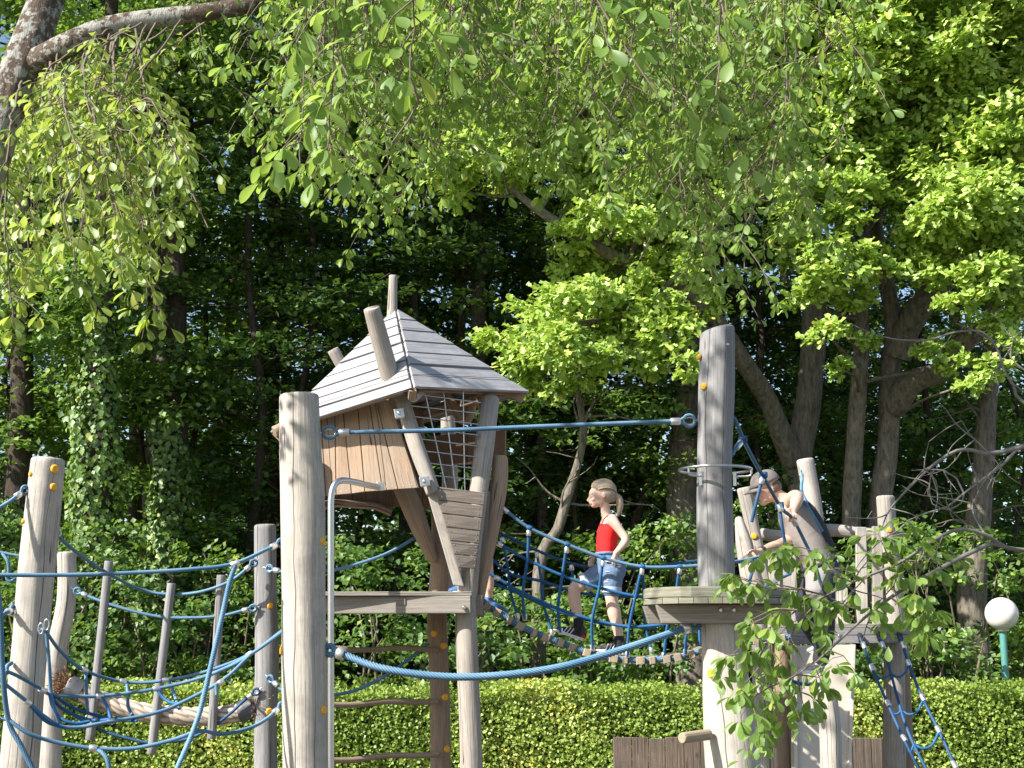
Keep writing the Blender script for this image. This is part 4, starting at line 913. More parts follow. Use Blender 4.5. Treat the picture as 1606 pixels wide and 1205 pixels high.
# pole and rungs
pp = smooth(PP([(520, 1400, 9.35), (519, 1205, 9.35), (519, 1100, 9.35), (519, 1000, 9.35), (519, 900, 9.35), (519, 830, 9.35), (519, 795, 9.35), (519.6, 780, 9.352), (521.5, 768, 9.36), (526, 759, 9.375), (533, 754.5, 9.40), (542, 754, 9.44), (560, 757, 9.52), (577, 761, 9.61), (593, 764, 9.7)]), .012)
m = MB(); m.tube(pp, .0215, 18); po = m.build('slide_pole', M['steel'], TW)
c0 = P(596, 763, 9.74); m = MB(); m.hexa([c0 + Vector((-.02, 0, -.03)), c0 + Vector((.03, 0, -.03)), c0 + Vector((.03, .008, -.03)), c0 + Vector((-.02, .008, -.03)), c0 + Vector((-.02, 0, .03)), c0 + Vector((.03, 0, .03)), c0 + Vector((.03, .008, .03)), c0 + Vector((-.02, .008, .03))]); m.build('flange', M['steel'], po, .003)
for (a, b, r) in [((478, 1018, 9.85), (686, 1018, 10.4), .019), ((478, 1107, 9.85), (686, 1099, 10.4), .021), ((478, 1195, 9.85), (686, 1182, 10.4), .021)]:
    p0, p1 = P(*a), P(*b); p1 = p0.lerp(p1, 1.0); pp = [p0.lerp(p1, k / 12) + Vector((0, 0, .008 * math.sin(k * .9 + a[1]))) for k in range(13)]
    m = MB(); m.tube(pp, r, 14, True, .1, a[1]); m.build('rung', M['rung'], TW)
for (px, py) in ((682, 994), (696, 1013), (698, 1093), (701, 1174), (670, 772)):
    on_round(TW, px, py, [(688, 700), (688, 967), (691, 1205)], [30, 32, 31], 10.5, 5.5, 'cap')

# ------------------------------------------------------------------ ropes
G_B = 'blue ropes of the left net course'
rope('long taut upper blue rope crossing the leftmost post from the left edge', [(-160, 900, 7.5), (0, 902, 7.6), (100, 902, 7.7), (200, 899, 7.8), (300, 893, 7.9), (368, 884, 8.0), (445, 850, 8.25)], .0125, b=True, group=G_B, ferr=[((362, 887, 7.99), (376, 882, 8.0))])
rope('thick twisted blue rope running steeply down left of the slim grey post', [(369, 887, 7.99), (360, 915, 7.97), (349, 965, 7.93), (332, 1040, 7.85), (318, 1100, 7.8), (310, 1128, 7.76), (296, 1165, 7.7), (276, 1210, 7.6), (240, 1290, 7.5)], .0165, group=G_B)
rope('long slack lowest blue rope curving from the left edge to the foremost post', [(-150, 1120, 7.3), (0, 1128, 7.5), (13, 1129, 7.5), (44, 1150, 7.5), (87, 1164, 7.55), (148, 1174, 7.6), (209, 1174, 7.65), (270, 1161, 7.7), (313, 1147, 7.76), (348, 1152, 7.85), (392, 1142, 8.0), (418, 1128, 8.1), (445, 1105, 8.22)], .012, b=True, group=G_B, ferr=[((140, 1173, 7.59), (152, 1174, 7.6))])
rope('thick twisted blue rope hanging down along the left edge of the photo', [(-30, 700, 7.4), (-12, 860, 7.4), (0, 958, 7.42), (4, 1050, 7.45), (13, 1129, 7.5), (32, 1168, 7.5), (56, 1215, 7.5), (100, 1300, 7.5)], .0155, group=G_B)
rope('short thick rope end hanging below the lowest blue rope', [(150, 1175, 7.6), (162, 1182, 7.58), (170, 1198, 7.56), (176, 1240, 7.55)], .013, group=G_B)
rope('blue rope rising to the left side of the thick leaning post near its top', [(-120, 860, 7.6), (0, 796, 7.9), (44, 766, 8.05)], .0125, b=True, group=G_B)
rope('small looped blue rope end left of the thick leaning post', [(-40, 855, 8.6), (0, 866, 8.6), (30, 872, 8.6)], .010, group=G_B)
rope('short blue rope hanging in a hook shape beside the left edge', [(4, 868, 8.6), (12, 880, 8.58), (14, 895, 8.58), (11, 907, 8.58), (17, 912, 8.58), (24, 907, 8.6)], .012, group=G_B)
rope('blue rope eye on the left side of the thick post at mid height', [(-60, 985, 7.7), (-6, 968, 7.8), (22, 955, 8.05)], .0125, b=True, group=G_B)
rope('upper sagging blue rope from the thick leaning post through the swinging poles', [(89, 830, 8.3), (96, 846, 8.5), (125, 870, 9.0), (163, 896, 9.7), (218, 924, 10.2), (263, 932, 10.25), (305, 930, 10.2), (342, 920, 10.15), (370, 906, 10.1), (402, 880, 10.15)], .0125, a=True, b=True, group=G_B)
rope('middle sagging blue rope from the bent slim post through the swinging poles', [(117, 925, 10.25), (135, 934, 10.25), (179, 950, 10.2), (226, 963, 10.2), (270, 969, 10.2), (340, 967, 10.2), (402, 953, 10.2)], .0125, a=True, b=True, group=G_B)
rope('lower grey-blue rope under the beige braid holding the swinging poles', [(100, 1112, 10.2), (150, 1142, 10.25), (200, 1158, 10.25), (237, 1165, 10.25), (290, 1160, 10.25), (327, 1144, 10.25), (360, 1120, 10.2), (385, 1097, 10.2), (406, 1082, 10.2)], .012, mat='ropedark', b=True, group=G_B)
rope('upper blue rope sagging from the slim grey post to the playhouse leg', [(418, 891, 10.15), (443, 897, 10.1), (515, 895, 10.05), (560, 885, 10.1), (610, 867, 10.2), (665, 836, 10.4)], .0135, a=True, group=G_B)
rope('lower blue rope sagging from the slim grey post to the playhouse leg', [(420, 1062, 10.15), (443, 1082, 10.1), (480, 1090, 10.0), (530, 1089, 10.05), (570, 1078, 10.1), (620, 1050, 10.2), (672, 1010, 10.4)], .0135, a=True, group=G_B)
for k, (t_, b_, lab) in enumerate([((171, 880), (141, 1161), 'swinging pole nearest the bent slim post, leftmost of the three'), ((269, 915), (237, 1183), 'swinging pole hanging lowest, middle of the three'), ((347, 902), (332, 1159), 'short swinging pole nearest the slim grey post, rightmost of the three')]):
    p0, p1 = P(*t_, 10.21), P(*b_, 10.22); th = thing('swinging_pole', p1, lab, 'pole', 'wooden poles hung between two sagging ropes'); pp = smooth([p1, p0.lerp(p1, .5), p0], .05)
    m = MB(); m.tube(pp, .031, 18, True, .04, k + 3, chamfer=.004); m.build('shaft', M['greypost' if k < 3 else 'post'], th)
# net hammock
NT = thing('rope_net', P(200, 1100, 9), 'tangled blue rope net sagging like a hammock between the leftmost and foremost posts', 'net')
nets = [
    ([(65, 987, 8.0), (72, 991, 8.0), (95, 1022, 8.2), (133, 1052, 8.4), (196, 1070, 8.6), (261, 1067, 8.6), (327, 1052, 8.5), (392, 1026, 8.4), (443, 989, 8.3)], .0115),
    ([(9, 1052, 7.8), (30, 1062, 7.85), (68, 1083, 8.0), (78, 1089, 8.05), (110, 1092, 8.1), (157, 1092, 8.2), (248, 1080, 8.3), (331, 1058, 8.35), (392, 1027, 8.38), (443, 991, 8.28)], .0115),
    ([(9, 1074, 7.75), (44, 1102, 7.8), (70, 1124, 7.85), (94, 1139, 7.9), (125, 1141, 7.95), (157, 1135, 8.0), (209, 1126, 8.1), (245, 1118, 8.15), (279, 1105, 8.2), (348, 1068, 8.3), (392, 1028, 8.36)], .0115),
    ([(83, 1090, 8.05), (110, 1108, 8.2), (135, 1118, 8.3), (170, 1126, 8.35), (205, 1127, 8.3), (245, 1118, 8.2)], .011),
    ([(80, 1092, 8.05), (95, 1110, 8.15), (125, 1125, 8.2), (150, 1130, 8.2), (180, 1128, 8.15), (215, 1131, 8.1)], .011),
    ([(44, 1102, 7.8), (60, 1120, 7.83), (75, 1133, 7.86), (100, 1141, 7.9)], .0115),
    ([(73, 992, 8.0), (77, 1040, 8.02), (80, 1085, 8.05), (85, 1110, 8.0), (95, 1138, 7.92)], .0115),
    ([(78, 1089, 8.05), (84, 1112, 8.0), (97, 1128, 7.95), (120, 1135, 7.96), (140, 1132, 8.0)], .011),
    ([(134, 1054, 8.4), (136, 1075, 8.35), (136, 1095, 8.3), (138, 1117, 8.25)], .011),
    ([(199, 1072, 8.6), (201, 1090, 8.5), (201, 1108, 8.4), (208, 1122, 8.3)], .011),
    ([(265, 1067, 8.6), (272, 1085, 8.5), (277, 1100, 8.35), (281, 1112, 8.3)], .011),
    ([(246, 1080, 8.3), (256, 1094, 8.28), (268, 1102, 8.25), (280, 1104, 8.22)], .011),
    ([(160, 1093, 8.2), (168, 1108, 8.15), (174, 1127, 8.1)], .011),
    ([(339, 1075, 8.28), (340, 1090, 8.27)], .012),
    ([(331, 1058, 8.35), (350, 1050, 8.36), (372, 1040, 8.37), (392, 1028, 8.38)], .0125),
    ([(18, 1040, 8.0), (10, 1048, 7.85), (6, 1075, 7.7)], .013)]
for pts, r in nets: rope_mesh(PP(pts), r, M['rope' if pts[0][1] < 1080 else 'ropevivid'] if r < .012 else M['rope'], 'rope', NT)
for (a, b) in [((128, 1049, 8.38), (137, 1053, 8.41)), ((188, 1068, 8.58), (198, 1070, 8.6)), ((255, 1067, 8.6), (266, 1066, 8.6)), ((62, 1081, 7.98), (72, 1085, 8.02)), ((151, 1092, 8.19), (162, 1092, 8.21)), ((240, 1081, 8.29), (251, 1079, 8.31)), ((387, 1029, 8.4), (396, 1023, 8.4)), ((342, 1073, 8.29), (350, 1067, 8.31)), ((40, 1099, 7.79), (48, 1105, 7.81)), ((168, 1132, 8.05), (180, 1131, 8.06))]:
    ferrule(P(*a), P(*b), .0105, NT)
for (a, b) in [((64, 986, 7.9), (72, 990, 7.9)), ((73, 980, 7.95), (73, 992, 7.95))]:
    c0 = P(*a); m = MB(); m.tube([c0 + Vector((math.cos(t) * .014, 0, math.sin(t) * .03)) for t in [R(x) for x in range(0, 361, 30)]], .004, 8, False); m.build('shackle', M['steel'], NT)
# beige braided rope
hp = smooth(PP([(108, 1076, 10.25), (135, 1090, 10.25), (175, 1105, 10.3), (220, 1116, 10.3), (270, 1122, 10.3), (330, 1124, 10.3), (372, 1118, 10.3), (398, 1109, 10.3)]), .012)
HR = thing('braided_rope', hp[0], 'very thick beige braided rope slung between the slim posts above the hedge', 'rope'); 
for k in range(4):
    mm = MB(); q = []
    for i, c0 in enumerate(hp):
        a = i * .012 / .36 * 2 * math.pi + k * math.pi / 2; t_ = (hp[min(i + 1, len(hp) - 1)] - hp[max(i - 1, 0)]).normalized(); s_ = Vector((0, 1, 0)); u_ = t_.cross(s_).normalized()
        q.append(c0 + (s_ * math.cos(a) + u_ * math.sin(a)) * .034)
    mm.tube(q, .035, 10, True, lobes=5, lobe=.05, twist=-10); mm.build('strand', M['hemp'], HR)
for (i0, i1, mt) in ((0, 9, 'tape'), (len(hp) - 10, len(hp) - 1, 'tape')):
    mm = MB(); mm.tube([hp[i0], hp[i0 + 2], hp[(i0 + i1) // 2], hp[i1]], [.07, .077, .074, .072], 18, True, .08, 3); mm.build('sleeve', M[mt], HR)
for i0, dx in ((0, -1), (len(hp) - 1, 1)):
    n = 1600; pz = rng.normal(size=(n, 3)) * np.array([.03, .035, .04]) + np.array(hp[i0]) + np.array([dx * .05, 0, .01]); d = pz - np.array(hp[i0])
    leaves('frayed_end', pz, d + rng.normal(size=(n, 3)) * .03, rng.normal(size=(n, 3)), rng.uniform(.015, .035, n), (T_FAR[0] * np.array([1, .2, 1]), T_FAR[1]), M['tuft'], HR)

# ropes between the two foreground posts
BR = rope('heavy thick blue rope sagging across the front between the foremost post and the platform post', [(511, 1018, 8.2), (540, 1027, 8.18), (590, 1046, 8.12), (650, 1057, 8.1), (720, 1062, 8.1), (800, 1058, 8.1), (880, 1046, 8.12), (960, 1024, 8.18), (1030, 1001, 8.25), (1062, 990, 8.3), (1096, 978, 8.35)], .0235, a=True, b=True, size=.03)
rope('taut blue rope stretched high from the foremost post across the playhouse to the grey post', [(507, 679, 8.2), (560, 678, 8.2), (700, 675, 8.22), (850, 669, 8.26), (980, 664, 8.32), (1090, 660, 8.4)], .0145, a=True, b=True, size=.04)
G_K = 'blue ropes round the man'
rope('knotted blue rope falling from the grey post past the man to his belt', [(1150, 655, 8.45), (1155, 664, 8.5), (1166, 690, 8.7), (1180, 718, 8.95), (1197, 748, 9.2), (1224, 795, 9.55), (1243, 814, 9.75), (1263, 852, 9.9), (1276, 880, 9.95), (1287, 915, 10.0)], .014, mat='rope', group=G_K, ferr=[((1243, 814, 9.75), (1249, 824, 9.78))], name='knotted_rope')
for (kx, ky, kY) in ((1165, 690, 8.7), (1197, 746, 9.18), (1223, 793, 9.52)):
    m = MB(); c0 = P(kx, ky, kY)
    for q in range(2):
        m.tube([c0 + Vector((math.cos(t) * .018, math.sin(t) * .016 + (q - .5) * .01, math.sin(t * 1.0 + q * 1.5) * .016)) for t in [R(x) for x in range(0, 361, 30)]], .012, 10, False)
    kn = m.build('knot', M['ropedark'], bpy.data.objects['knotted_rope'])
rope('short blue rope with a ferrule from the first knot back to the grey post', [(1164, 692, 8.7), (1156, 700, 8.6), (1148, 715, 8.5)], .0125, mat='rope', group=G_K, ferr=[((1162, 694, 8.68), (1155, 703, 8.6))])
rope('dark blue rope end with a black tip hanging before the man\'s face', [(1197, 750, 9.18), (1192, 765, 9.17), (1187, 785, 9.15), (1182, 805, 9.15), (1179, 819, 9.15)], .0125, mat='ropedark', group=G_K, ferr=[((1196, 749, 9.17), (1193, 760, 9.17))])
rope('dark blue rope hanging straight down over the man\'s chest', [(1223, 797, 9.52), (1226, 820, 9.5), (1230, 845, 9.5), (1234, 868, 9.5), (1236, 900, 9.5)], .0125, mat='ropedark', group=G_K, ferr=[((1222, 790, 9.5), (1225, 803, 9.5))])
rope('blue rope from the leaning back post down over the man\'s shoulder blade', [(1256, 742, 11.2), (1258, 752, 11.0), (1257, 768, 10.6), (1262, 785, 10.2), (1275, 808, 10.1), (1290, 834, 10.1)], .013, mat='rope', group=G_K, a=True, ferr=[((1258, 778, 10.3), (1264, 788, 10.2))])
rope('blue hand rope under the man\'s lowered hand', [(1150, 882, 9.5), (1175, 877, 9.6), (1205, 870, 9.7), (1240, 864, 10)], .012, group=G_K)
rope('blue rope dropping from the hand rope beside the white post', [(1180, 876, 9.6), (1181, 892, 9.6), (1176, 912, 9.55), (1172, 935, 9.5)], .012, mat='ropevivid', group=G_K)
rope('light blue rope rising to the right behind the round platform', [(1190, 928, 9.9), (1212, 913, 10.0), (1240, 900, 10.2)], .0125, group=G_K, ferr=[((1209, 915, 9.99), (1218, 910, 10.03))])
rope('blue rope step under the man\'s foot', [(1205, 1050, 9.6), (1240, 1068, 9.7), (1262, 1073, 9.8), (1290, 1074, 9.9)], .017, mat='ropedark', group=G_K)

# net ladder on the right
NL = thing('rope_net', P(1400, 1100, 10.6), 'blue net ladder of three slanting ropes hooked to the far platform', 'net')
yl = lambda py: 10.95 - max(0, py - 1000) / 205 * .9
def yy_(pts): return [(a, b, yl(b)) for a, b in pts]
for pts, r in [([(1350, 1002), (1367, 1046), (1392, 1103), (1405, 1132), (1418, 1160), (1440, 1205), (1480, 1290)], .0125), ([(1381, 1002), (1397, 1055), (1415, 1120), (1432, 1165), (1455, 1210), (1500, 1290)], .0125), ([(1412, 1000), (1425, 1040), (1447, 1095), (1472, 1145), (1500, 1205), (1540, 1290)], .0125),
               ([(1367, 1048), (1376, 1061), (1386, 1064), (1398, 1056)], .009), ([(1398, 1057), (1408, 1062), (1418, 1057), (1425, 1043)], .009), ([(1392, 1104), (1400, 1118), (1408, 1120), (1415, 1112)], .009), ([(1416, 1116), (1427, 1121), (1439, 1116), (1448, 1098)], .0095),
               ([(1434, 1168), (1448, 1174), (1462, 1169), (1473, 1148)], .0105), ([(1418, 1162), (1424, 1172), (1428, 1180), (1434, 1168)], .0105)]:
    rope_mesh(PP(yy_(pts)), r, M['ropedark' if r > .012 else 'ropevivid'], 'rope', NL)
for (a, b) in [((1353, 1008), (1357, 1018)), ((1383, 1008), (1387, 1018)), ((1415, 1008), (1419, 1018)), ((1366, 1043), (1370, 1053)), ((1423, 1036), (1427, 1045)), ((1391, 1099), (1395, 1108)), ((1445, 1090), (1450, 1100)), ((1415, 1154), (1421, 1163)), ((1469, 1140), (1474, 1150)), ((1494, 1195), (1500, 1206))]:
    ferrule(P(*a, yl(a[1]) - .0), P(*b, yl(b[1])), .012, NL)
for q in ((1348, 996), (1378, 994), (1410, 994)):
    m = MB(); m.tube([P(q[0], q[1], 11.06), P(q[0] + 1, q[1] + 2, 11.0), P(q[0] + 3, q[1] + 10, 10.97)], .02, 10); m.build('hook', M['blackm'], NL)

# ------------------------------------------------------------------ net bridge
NBG = thing('net_bridge', P(930, 1020, 10.4), 'sagging bridge of small wooden blocks with blue net sides, from playhouse to platform', 'bridge')
Yn, Yf = 9.95, 10.5
near = [
    [(788, 797), (830, 828), (889, 854), (946, 875), (1007, 889), (1066, 889), (1110, 886), (1180, 880)],
    [(772, 848), (827, 878), (882, 903), (940, 922), (997, 935), (1055, 938), (1110, 930)],
    [(768, 900), (820, 930), (875, 955), (929, 972), (987, 983), (1045, 979), (1075, 972), (1110, 965)]]
for k, l in enumerate(near): rope_mesh([P(a, b, Yn + (.02 if k else 0) + k * .03) for a, b in l], .0135 if k == 0 else .0125, M['rope' if k == 0 else 'ropevivid'], 'side_rope', NBG)
far = [[(783, 836), (843, 864), (896, 884), (950, 892), (1008, 891), (1060, 884), (1110, 878)],
       [(768, 874), (800, 900), (850, 912), (900, 928), (950, 935), (1010, 936)],
       [(768, 914), (805, 927), (853, 950), (900, 966), (960, 981), (1030, 985)]]
for k, l in enumerate(far): rope_mesh([P(a, b, Yf - k * .04) for a, b in l], .0125, M['ropedark' if k < 1 else 'ropevivid'], 'side_rope', NBG)
V = [[(830, 828), (827, 878), (820, 930), (823, 972)], [(889, 855), (882, 903), (875, 955), (879, 992)], [(946, 876), (940, 922), (929, 972), (929, 1018)], [(1007, 889), (997, 935), (987, 983), (984, 1030)],
     [(1066, 889), (1060, 930), (1047, 981), (1041, 1032)], [(1085, 960), (1076, 1000), (1075, 1026)]]
for l in V: rope_mesh([P(a, b, Yn + i * .03) for i, (a, b) in enumerate(l)], .012, M['ropevivid'], 'upright_rope', NBG)
Vf = [[(787, 842), (797, 895), (800, 925), (812, 968)], [(842, 866), (848, 905), (853, 950), (866, 992)], [(896, 886), (900, 928), (897, 955)], [(1008, 892), (1010, 936), (1012, 980), (1022, 1020)], [(1096, 960), (1098, 1020)]]
for l in Vf: rope_mesh([P(a, b, Yf - i * .03) for i, (a, b) in enumerate(l)], .0115, M['ropevivid'], 'upright_rope', NBG)
for (a, b, Y) in [((788, 797), (797, 804), Yn), ((829, 832), (829, 841), Yn), ((889, 858), (888, 868), Yn), ((946, 880), (945, 889), Yn), ((1007, 892), (1006, 902), Yn), ((1066, 892), (1065, 901), Yn), ((780, 852), (788, 857), Yn), ((776, 905), (784, 909), Yn),
                  ((787, 843), (788, 851), Yf), ((842, 866), (843, 875), Yf), ((896, 886), (897, 895), Yf), ((823, 963), (823, 974), Yn + .1), ((879, 985), (879, 996), Yn + .1), ((929, 1011), (929, 1022), Yn + .1), ((984, 1022), (984, 1032), Yn + .1), ((1041, 1024), (1041, 1034), Yn + .1), ((1075, 1018), (1075, 1028), Yn + .1), ((811, 962), (812, 972), Yf - .1), ((865, 988), (866, 997), Yf - .1), ((1021, 1016), (1022, 1026), Yf - .1)]:
    ferrule(P(*a, Y), P(*b, Y), .011, NBG)
for (a, b) in [(830, 828), (889, 854), (946, 875), (1007, 889), (1066, 889)]:
    m = MB(); c0 = P(a, b, Yn); m.tube([c0 + Vector((-.02, 0, .004)), c0 + Vector((0, 0, 0)), c0 + Vector((.02, 0, -.002))], [.012, .021, .012], 10); m.build('clamp', M['ropevivid'], NBG)
dk = [(757, 946), (785, 963), (830, 988), (880, 1008), (930, 1026), (985, 1035), (1040, 1034), (1080, 1027), (1130, 1014), (1185, 1004), (1240, 1000)]
dn = smooth([P(a, b, Yn + .12) for a, b in dk], .02)
for off in (0.0, .42):
    rope_mesh([q + Vector((0, off, 0)) for q in dn[::8]] + [dn[-1] + Vector((0, off, 0))], .024, M['rope'], 'deck_rope', NBG)
step = 2; k = 0; i = 2
while i < len(dn) - 2:
    c0 = dn[i]; t_ = (dn[i + 1] - dn[i - 1]).normalized(); up = Vector((0, 1, 0)).cross(t_) * -1
    if up.z < 0: up = -up
    w_ = .024 + .006 * math.sin(k * 2.7); e = .055 if k % 2 == 0 else .04
    ya, yb = (-.05, .48) if k % 2 == 0 else (-.03, .46)
    m = MB(); f = lambda y, s, h: c0 + Vector((0, y, 0)) + t_ * s + up * h
    m.hexa([f(ya, -w_, -.032), f(ya, w_, -.028), f(yb, w_, -.028), f(yb, -w_, -.032), f(ya, -w_, .022), f(ya, w_, .026), f(yb, w_, .026), f(yb, -w_, .022)], k, 1); s_ = m.build('slat', M['block'], NBG, .005)
    m = MB(); m.tube([c0 + Vector((0, -.02, 0)) + up * -.035, c0 + Vector((0, -.02, 0)) + up * -.05], .009, 10); m.build('nut', M['steel'], s_)
    i += 5 if k % 2 else 4; k += 1
# ------------------------------------------------------------------ the near trees
class Foliage:
    def __init__(s): s.p = []; s.a = []; s.n = []; s.s = []
    def leaf(s, p, a, n, size): s.p.append(tuple(p)); s.a.append(tuple(a)); s.n.append(tuple(n)); s.s.append(size)
    def rosette(s, c, t, size, k=5):
        for _ in range(k):
            ang = random.uniform(0, 6.283); side = Vector((math.cos(ang), math.sin(ang), random.uniform(-.5, .35)))
            a = (Vector(t) * random.uniform(.1, .8) + side * .9 + Vector((0, 0, -random.uniform(.1, 1.15)))).normalized()
            n = (Vector((0, 0, 1)) + TOSUN * .5 + Vector((random.gauss(0, .5), random.gauss(0, .5), random.gauss(0, .3))))
            s.leaf(Vector(c) + a * .012, a, n, size * random.uniform(.55, 1.15))
    def build(s, name, mat, parent): return leaves(name, np.array(s.p), np.array(s.a), np.array(s.n), np.array(s.s), T_NEAR, M[mat], parent, smooth_=True)
TW_PTS = []
def twig(mb, fo, pts, r, size, every=.06, k=5, side=.8, sl=.16, wob=.008, start=.15):
    """a twig with side twigs and leaf rosettes"""
    pts = [Vector(q) for q in pts]; pp = smooth(pts, .035)
    for q in pp[1:]: q += Vector((random.gauss(0, wob * .3), random.gauss(0, wob * .3), random.gauss(0, wob * .3)))
    TW_PTS.extend(pp[len(pp) // 3:])
    mb.tube(pp, lerp_r([r, r * .7, r * .35], len(pp)), 6, True, .15, random.randrange(99)); L = 0; nx = every * random.random(); tot = sum((pp[i + 1] - pp[i]).length for i in range(len(pp) - 1))
    for i in range(1, len(pp)):
        d = pp[i] - pp[i - 1]; L += d.length
        if L < tot * start: nx = L; continue
        if L > nx:
            nx += every * random.uniform(.6, 1.5); t = d.normalized()
            if random.random() < side:
                ang = random.uniform(0, 6.283); o = Vector((math.cos(ang), math.sin(ang), random.uniform(-.8, .4))); l_ = sl * random.uniform(.3, 1.3)
                e = pp[i] + (t * .6 + o).normalized() * l_ + Vector((0, 0, -.25 * l_)); q = smooth([pp[i], pp[i].lerp(e, .5) + Vector((0, 0, .12 * l_)), e], .04); mb.tube(q, lerp_r([r * .45, r * .28], len(q)), 5, True)
                for j in range(1, len(q)):
                    if random.random() < .55 or j == len(q) - 1: fo.rosette(q[j], (q[j] - q[j - 1]).normalized(), size, random.randint(2, k))
            else: fo.rosette(pp[i], t, size, random.randint(2, k))
    fo.rosette(pp[-1], (pp[-1] - pp[-2]).normalized(), size, k + 1)
def interp(pts, x):
    if x <= pts[0][0]: return pts[0][1]
    for (a, b), (c, d) in zip(pts, pts[1:]):
        if x <= c: return b + (d - b) * (x - a) / (c - a)
    return pts[-1][1]
NT1 = thing('plum_tree', (P(-160, 1205, 4.8).x, 4.8, 0), 'near tree with lichened trunk in the upper left corner and leaves hanging across the top', 'tree')
mb = MB(); tp = smooth([Vector((P(-150, 1205, 4.8).x, 4.8, -.1)), P(-140, 1205, 4.8), P(-110, 700, 4.8), P(-66, 400, 4.8), P(-30, 290, 4.8), P(12, 166, 4.8), P(42, 83, 4.8), P(73, 0, 4.85), P(105, -110, 4.9), P(150, -330, 5.0)], .04)
mb.tube(tp, lerp_r([.15, .125, .105, .09, .085, .085, .082, .062, .058, .04], len(tp)), 28, True, .08, 5); mb.build('trunk', M['barkred'], NT1)
mb = MB(); lp1 = smooth([P(40, 110, 4.82), P(79, 87, 4.75), P(124, 62, 4.7), P(174, 42, 4.7), P(249, 29, 4.7), P(311, 21, 4.7), P(394, 4, 4.7), P(470, -50, 4.7), P(620, -130, 4.7), P(850, -170, 4.8), P(1100, -150, 4.9), P(1330, -90, 5.0)], .04)
mb.tube(lp1, lerp_r([.05, .036, .033, .03, .027, .025, .024, .024, .022, .018, .014, .008], len(lp1)), 16, True, .1, 6); mb.build('limb', M['barkred'], NT1)
mb = MB(); lp2 = smooth([P(150, -330, 5.0), P(400, -420, 5.3), P(700, -430, 5.8), P(1000, -400, 6.2), P(1200, -380, 6.4)], .08)
mb.tube(lp2, lerp_r([.045, .03, .02, .01], len(lp2)), 10, True, .1, 7)
lp3 = smooth([P(150, -330, 5.0), P(-100, -420, 6.0), P(-300, -500, 6.6)], .08)
mb.tube(lp3, lerp_r([.04, .03, .02], len(lp3)), 10, True, .1, 8); mb.build('limb', M['barkred'], NT1)
low_mid = [(425, 110), (440, 190), (480, 240), (530, 265), (575, 350), (610, 370), (650, 320), (690, 290), (720, 170), (780, 215), (830, 265), (880, 240), (930, 245), (980, 240), (1030, 260), (1075, 430), (1110, 470), (1160, 480), (1200, 410), (1250, 400), (1285, 370), (1290, 180), (1305, 60)]
fo = Foliage(); tw = MB()
random.seed(5)
def limb_at(px):
    best = None
    for q in lp1:
        pxx = 803 + q.x / ((q - EYE).dot(_f)) * FPX
        if best is None or abs(pxx - px) < best[0]: best = (abs(pxx - px), q)
    return best[1]
for i in range(88):
    px = 432 + (1298 - 432) * (i + random.random()) / 88; Y = random.uniform(3.7, 5.7); yb = (interp(low_mid, px) - 22) * (random.uniform(.35, 1.0) if i % 3 else random.uniform(.86, 1.0))
    yb = max(25, yb); s0 = limb_at(max(440, px + random.uniform(-120, 60))); dx = random.uniform(-80, 60)
    mid1 = P(px + dx * 1.5, -70, Y); p1 = P(px + dx * 1.8, min(yb * .45, yb - 30), Y); e = P(px + random.uniform(-35, 35), yb, Y + random.uniform(-.2, .2))
    twig(tw, fo, [s0, mid1, p1, e], .0042, .041, every=.045, k=7, sl=.2, start=.3)
for (px, py, Y) in [(515, 290, 3.2), (640, 150, 3.1), (700, 60, 3.3), (1120, 240, 3.4), (930, 60, 3.3), (470, 330, 3.6)]:
    twig(tw, fo, [limb_at(px), P(px + 10, -80, Y), P(px + 8, py * .3, Y), P(px, py * .8, Y)], .005, .07, every=.06, k=4, sl=.12, start=.6)
for i in range(34):   # small dry twigs without leaves
    a = random.choice(TW_PTS); b = a + Vector((random.uniform(-.12, .12), random.uniform(-.05, .05), -random.uniform(.06, .25))); q = smooth([a, a.lerp(b, .5) + Vector((random.gauss(0, .03), 0, .02)), b], .04); tw.tube(q, lerp_r([.003, .0018], len(q)), 5)
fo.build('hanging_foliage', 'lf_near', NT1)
tw.build('twigs', M['twig'], NT1)
fo = Foliage(); tw = MB()
low_left = [(0, 470), (60, 450), (130, 385), (175, 400), (215, 420), (240, 400), (270, 340), (300, 290), (312, 230)]
ltp = [q for q in tp if 60 < (q - EYE).z * 0 + 100] 
def left_start(px):
    if px > 90: return limb_at(px * .8 + random.uniform(0, 120))
    k = [q for q in tp if 2.4 < q.z < 3.9]; return random.choice(k)
for i in range(32):
    px = -20 + 325 * (i + random.random()) / 32; Y = random.uniform(5.1, 5.9) if px < 85 else random.uniform(3.9, 5.6); yb = interp(low_left, px) * (random.uniform(.5, 1) if i % 2 else random.uniform(.85, 1)); s0 = left_start(px)
    Ls = P(px * .6 + 20, 120 + random.uniform(-30, 60), (s0.y + Y) / 2); m1 = P(px * .85, yb * .62, Y); e = P(px, yb, Y)
    twig(tw, fo, [s0, Ls, m1, e], .004, .045, every=.055, k=6, side=.65, sl=.17, start=.16)
for (px, py) in [(240, 480), (232, 495), (120, 440), (20, 510), (300, 310)]:
    twig(tw, fo, [limb_at(px * .7), P(px * .8, 200, 4.5), P(px - 10, py * .7, 4.4), P(px, py, 4.4)], .0055, .06, every=.06, sl=.1, start=.5)
for i in range(30):
    a = random.choice(TW_PTS[-1500:]); b = a + Vector((random.uniform(-.05, .2), random.uniform(-.05, .05), -random.uniform(.08, .28))); q = smooth([a, a.lerp(b, .5) + Vector((random.gauss(0, .03), 0, .02)), b], .04); tw.tube(q, lerp_r([.0035, .002], len(q)), 5)
fo.build('hanging_foliage', 'lf_near_sunlit', NT1); tw.build('twigs', M['twig'], NT1)
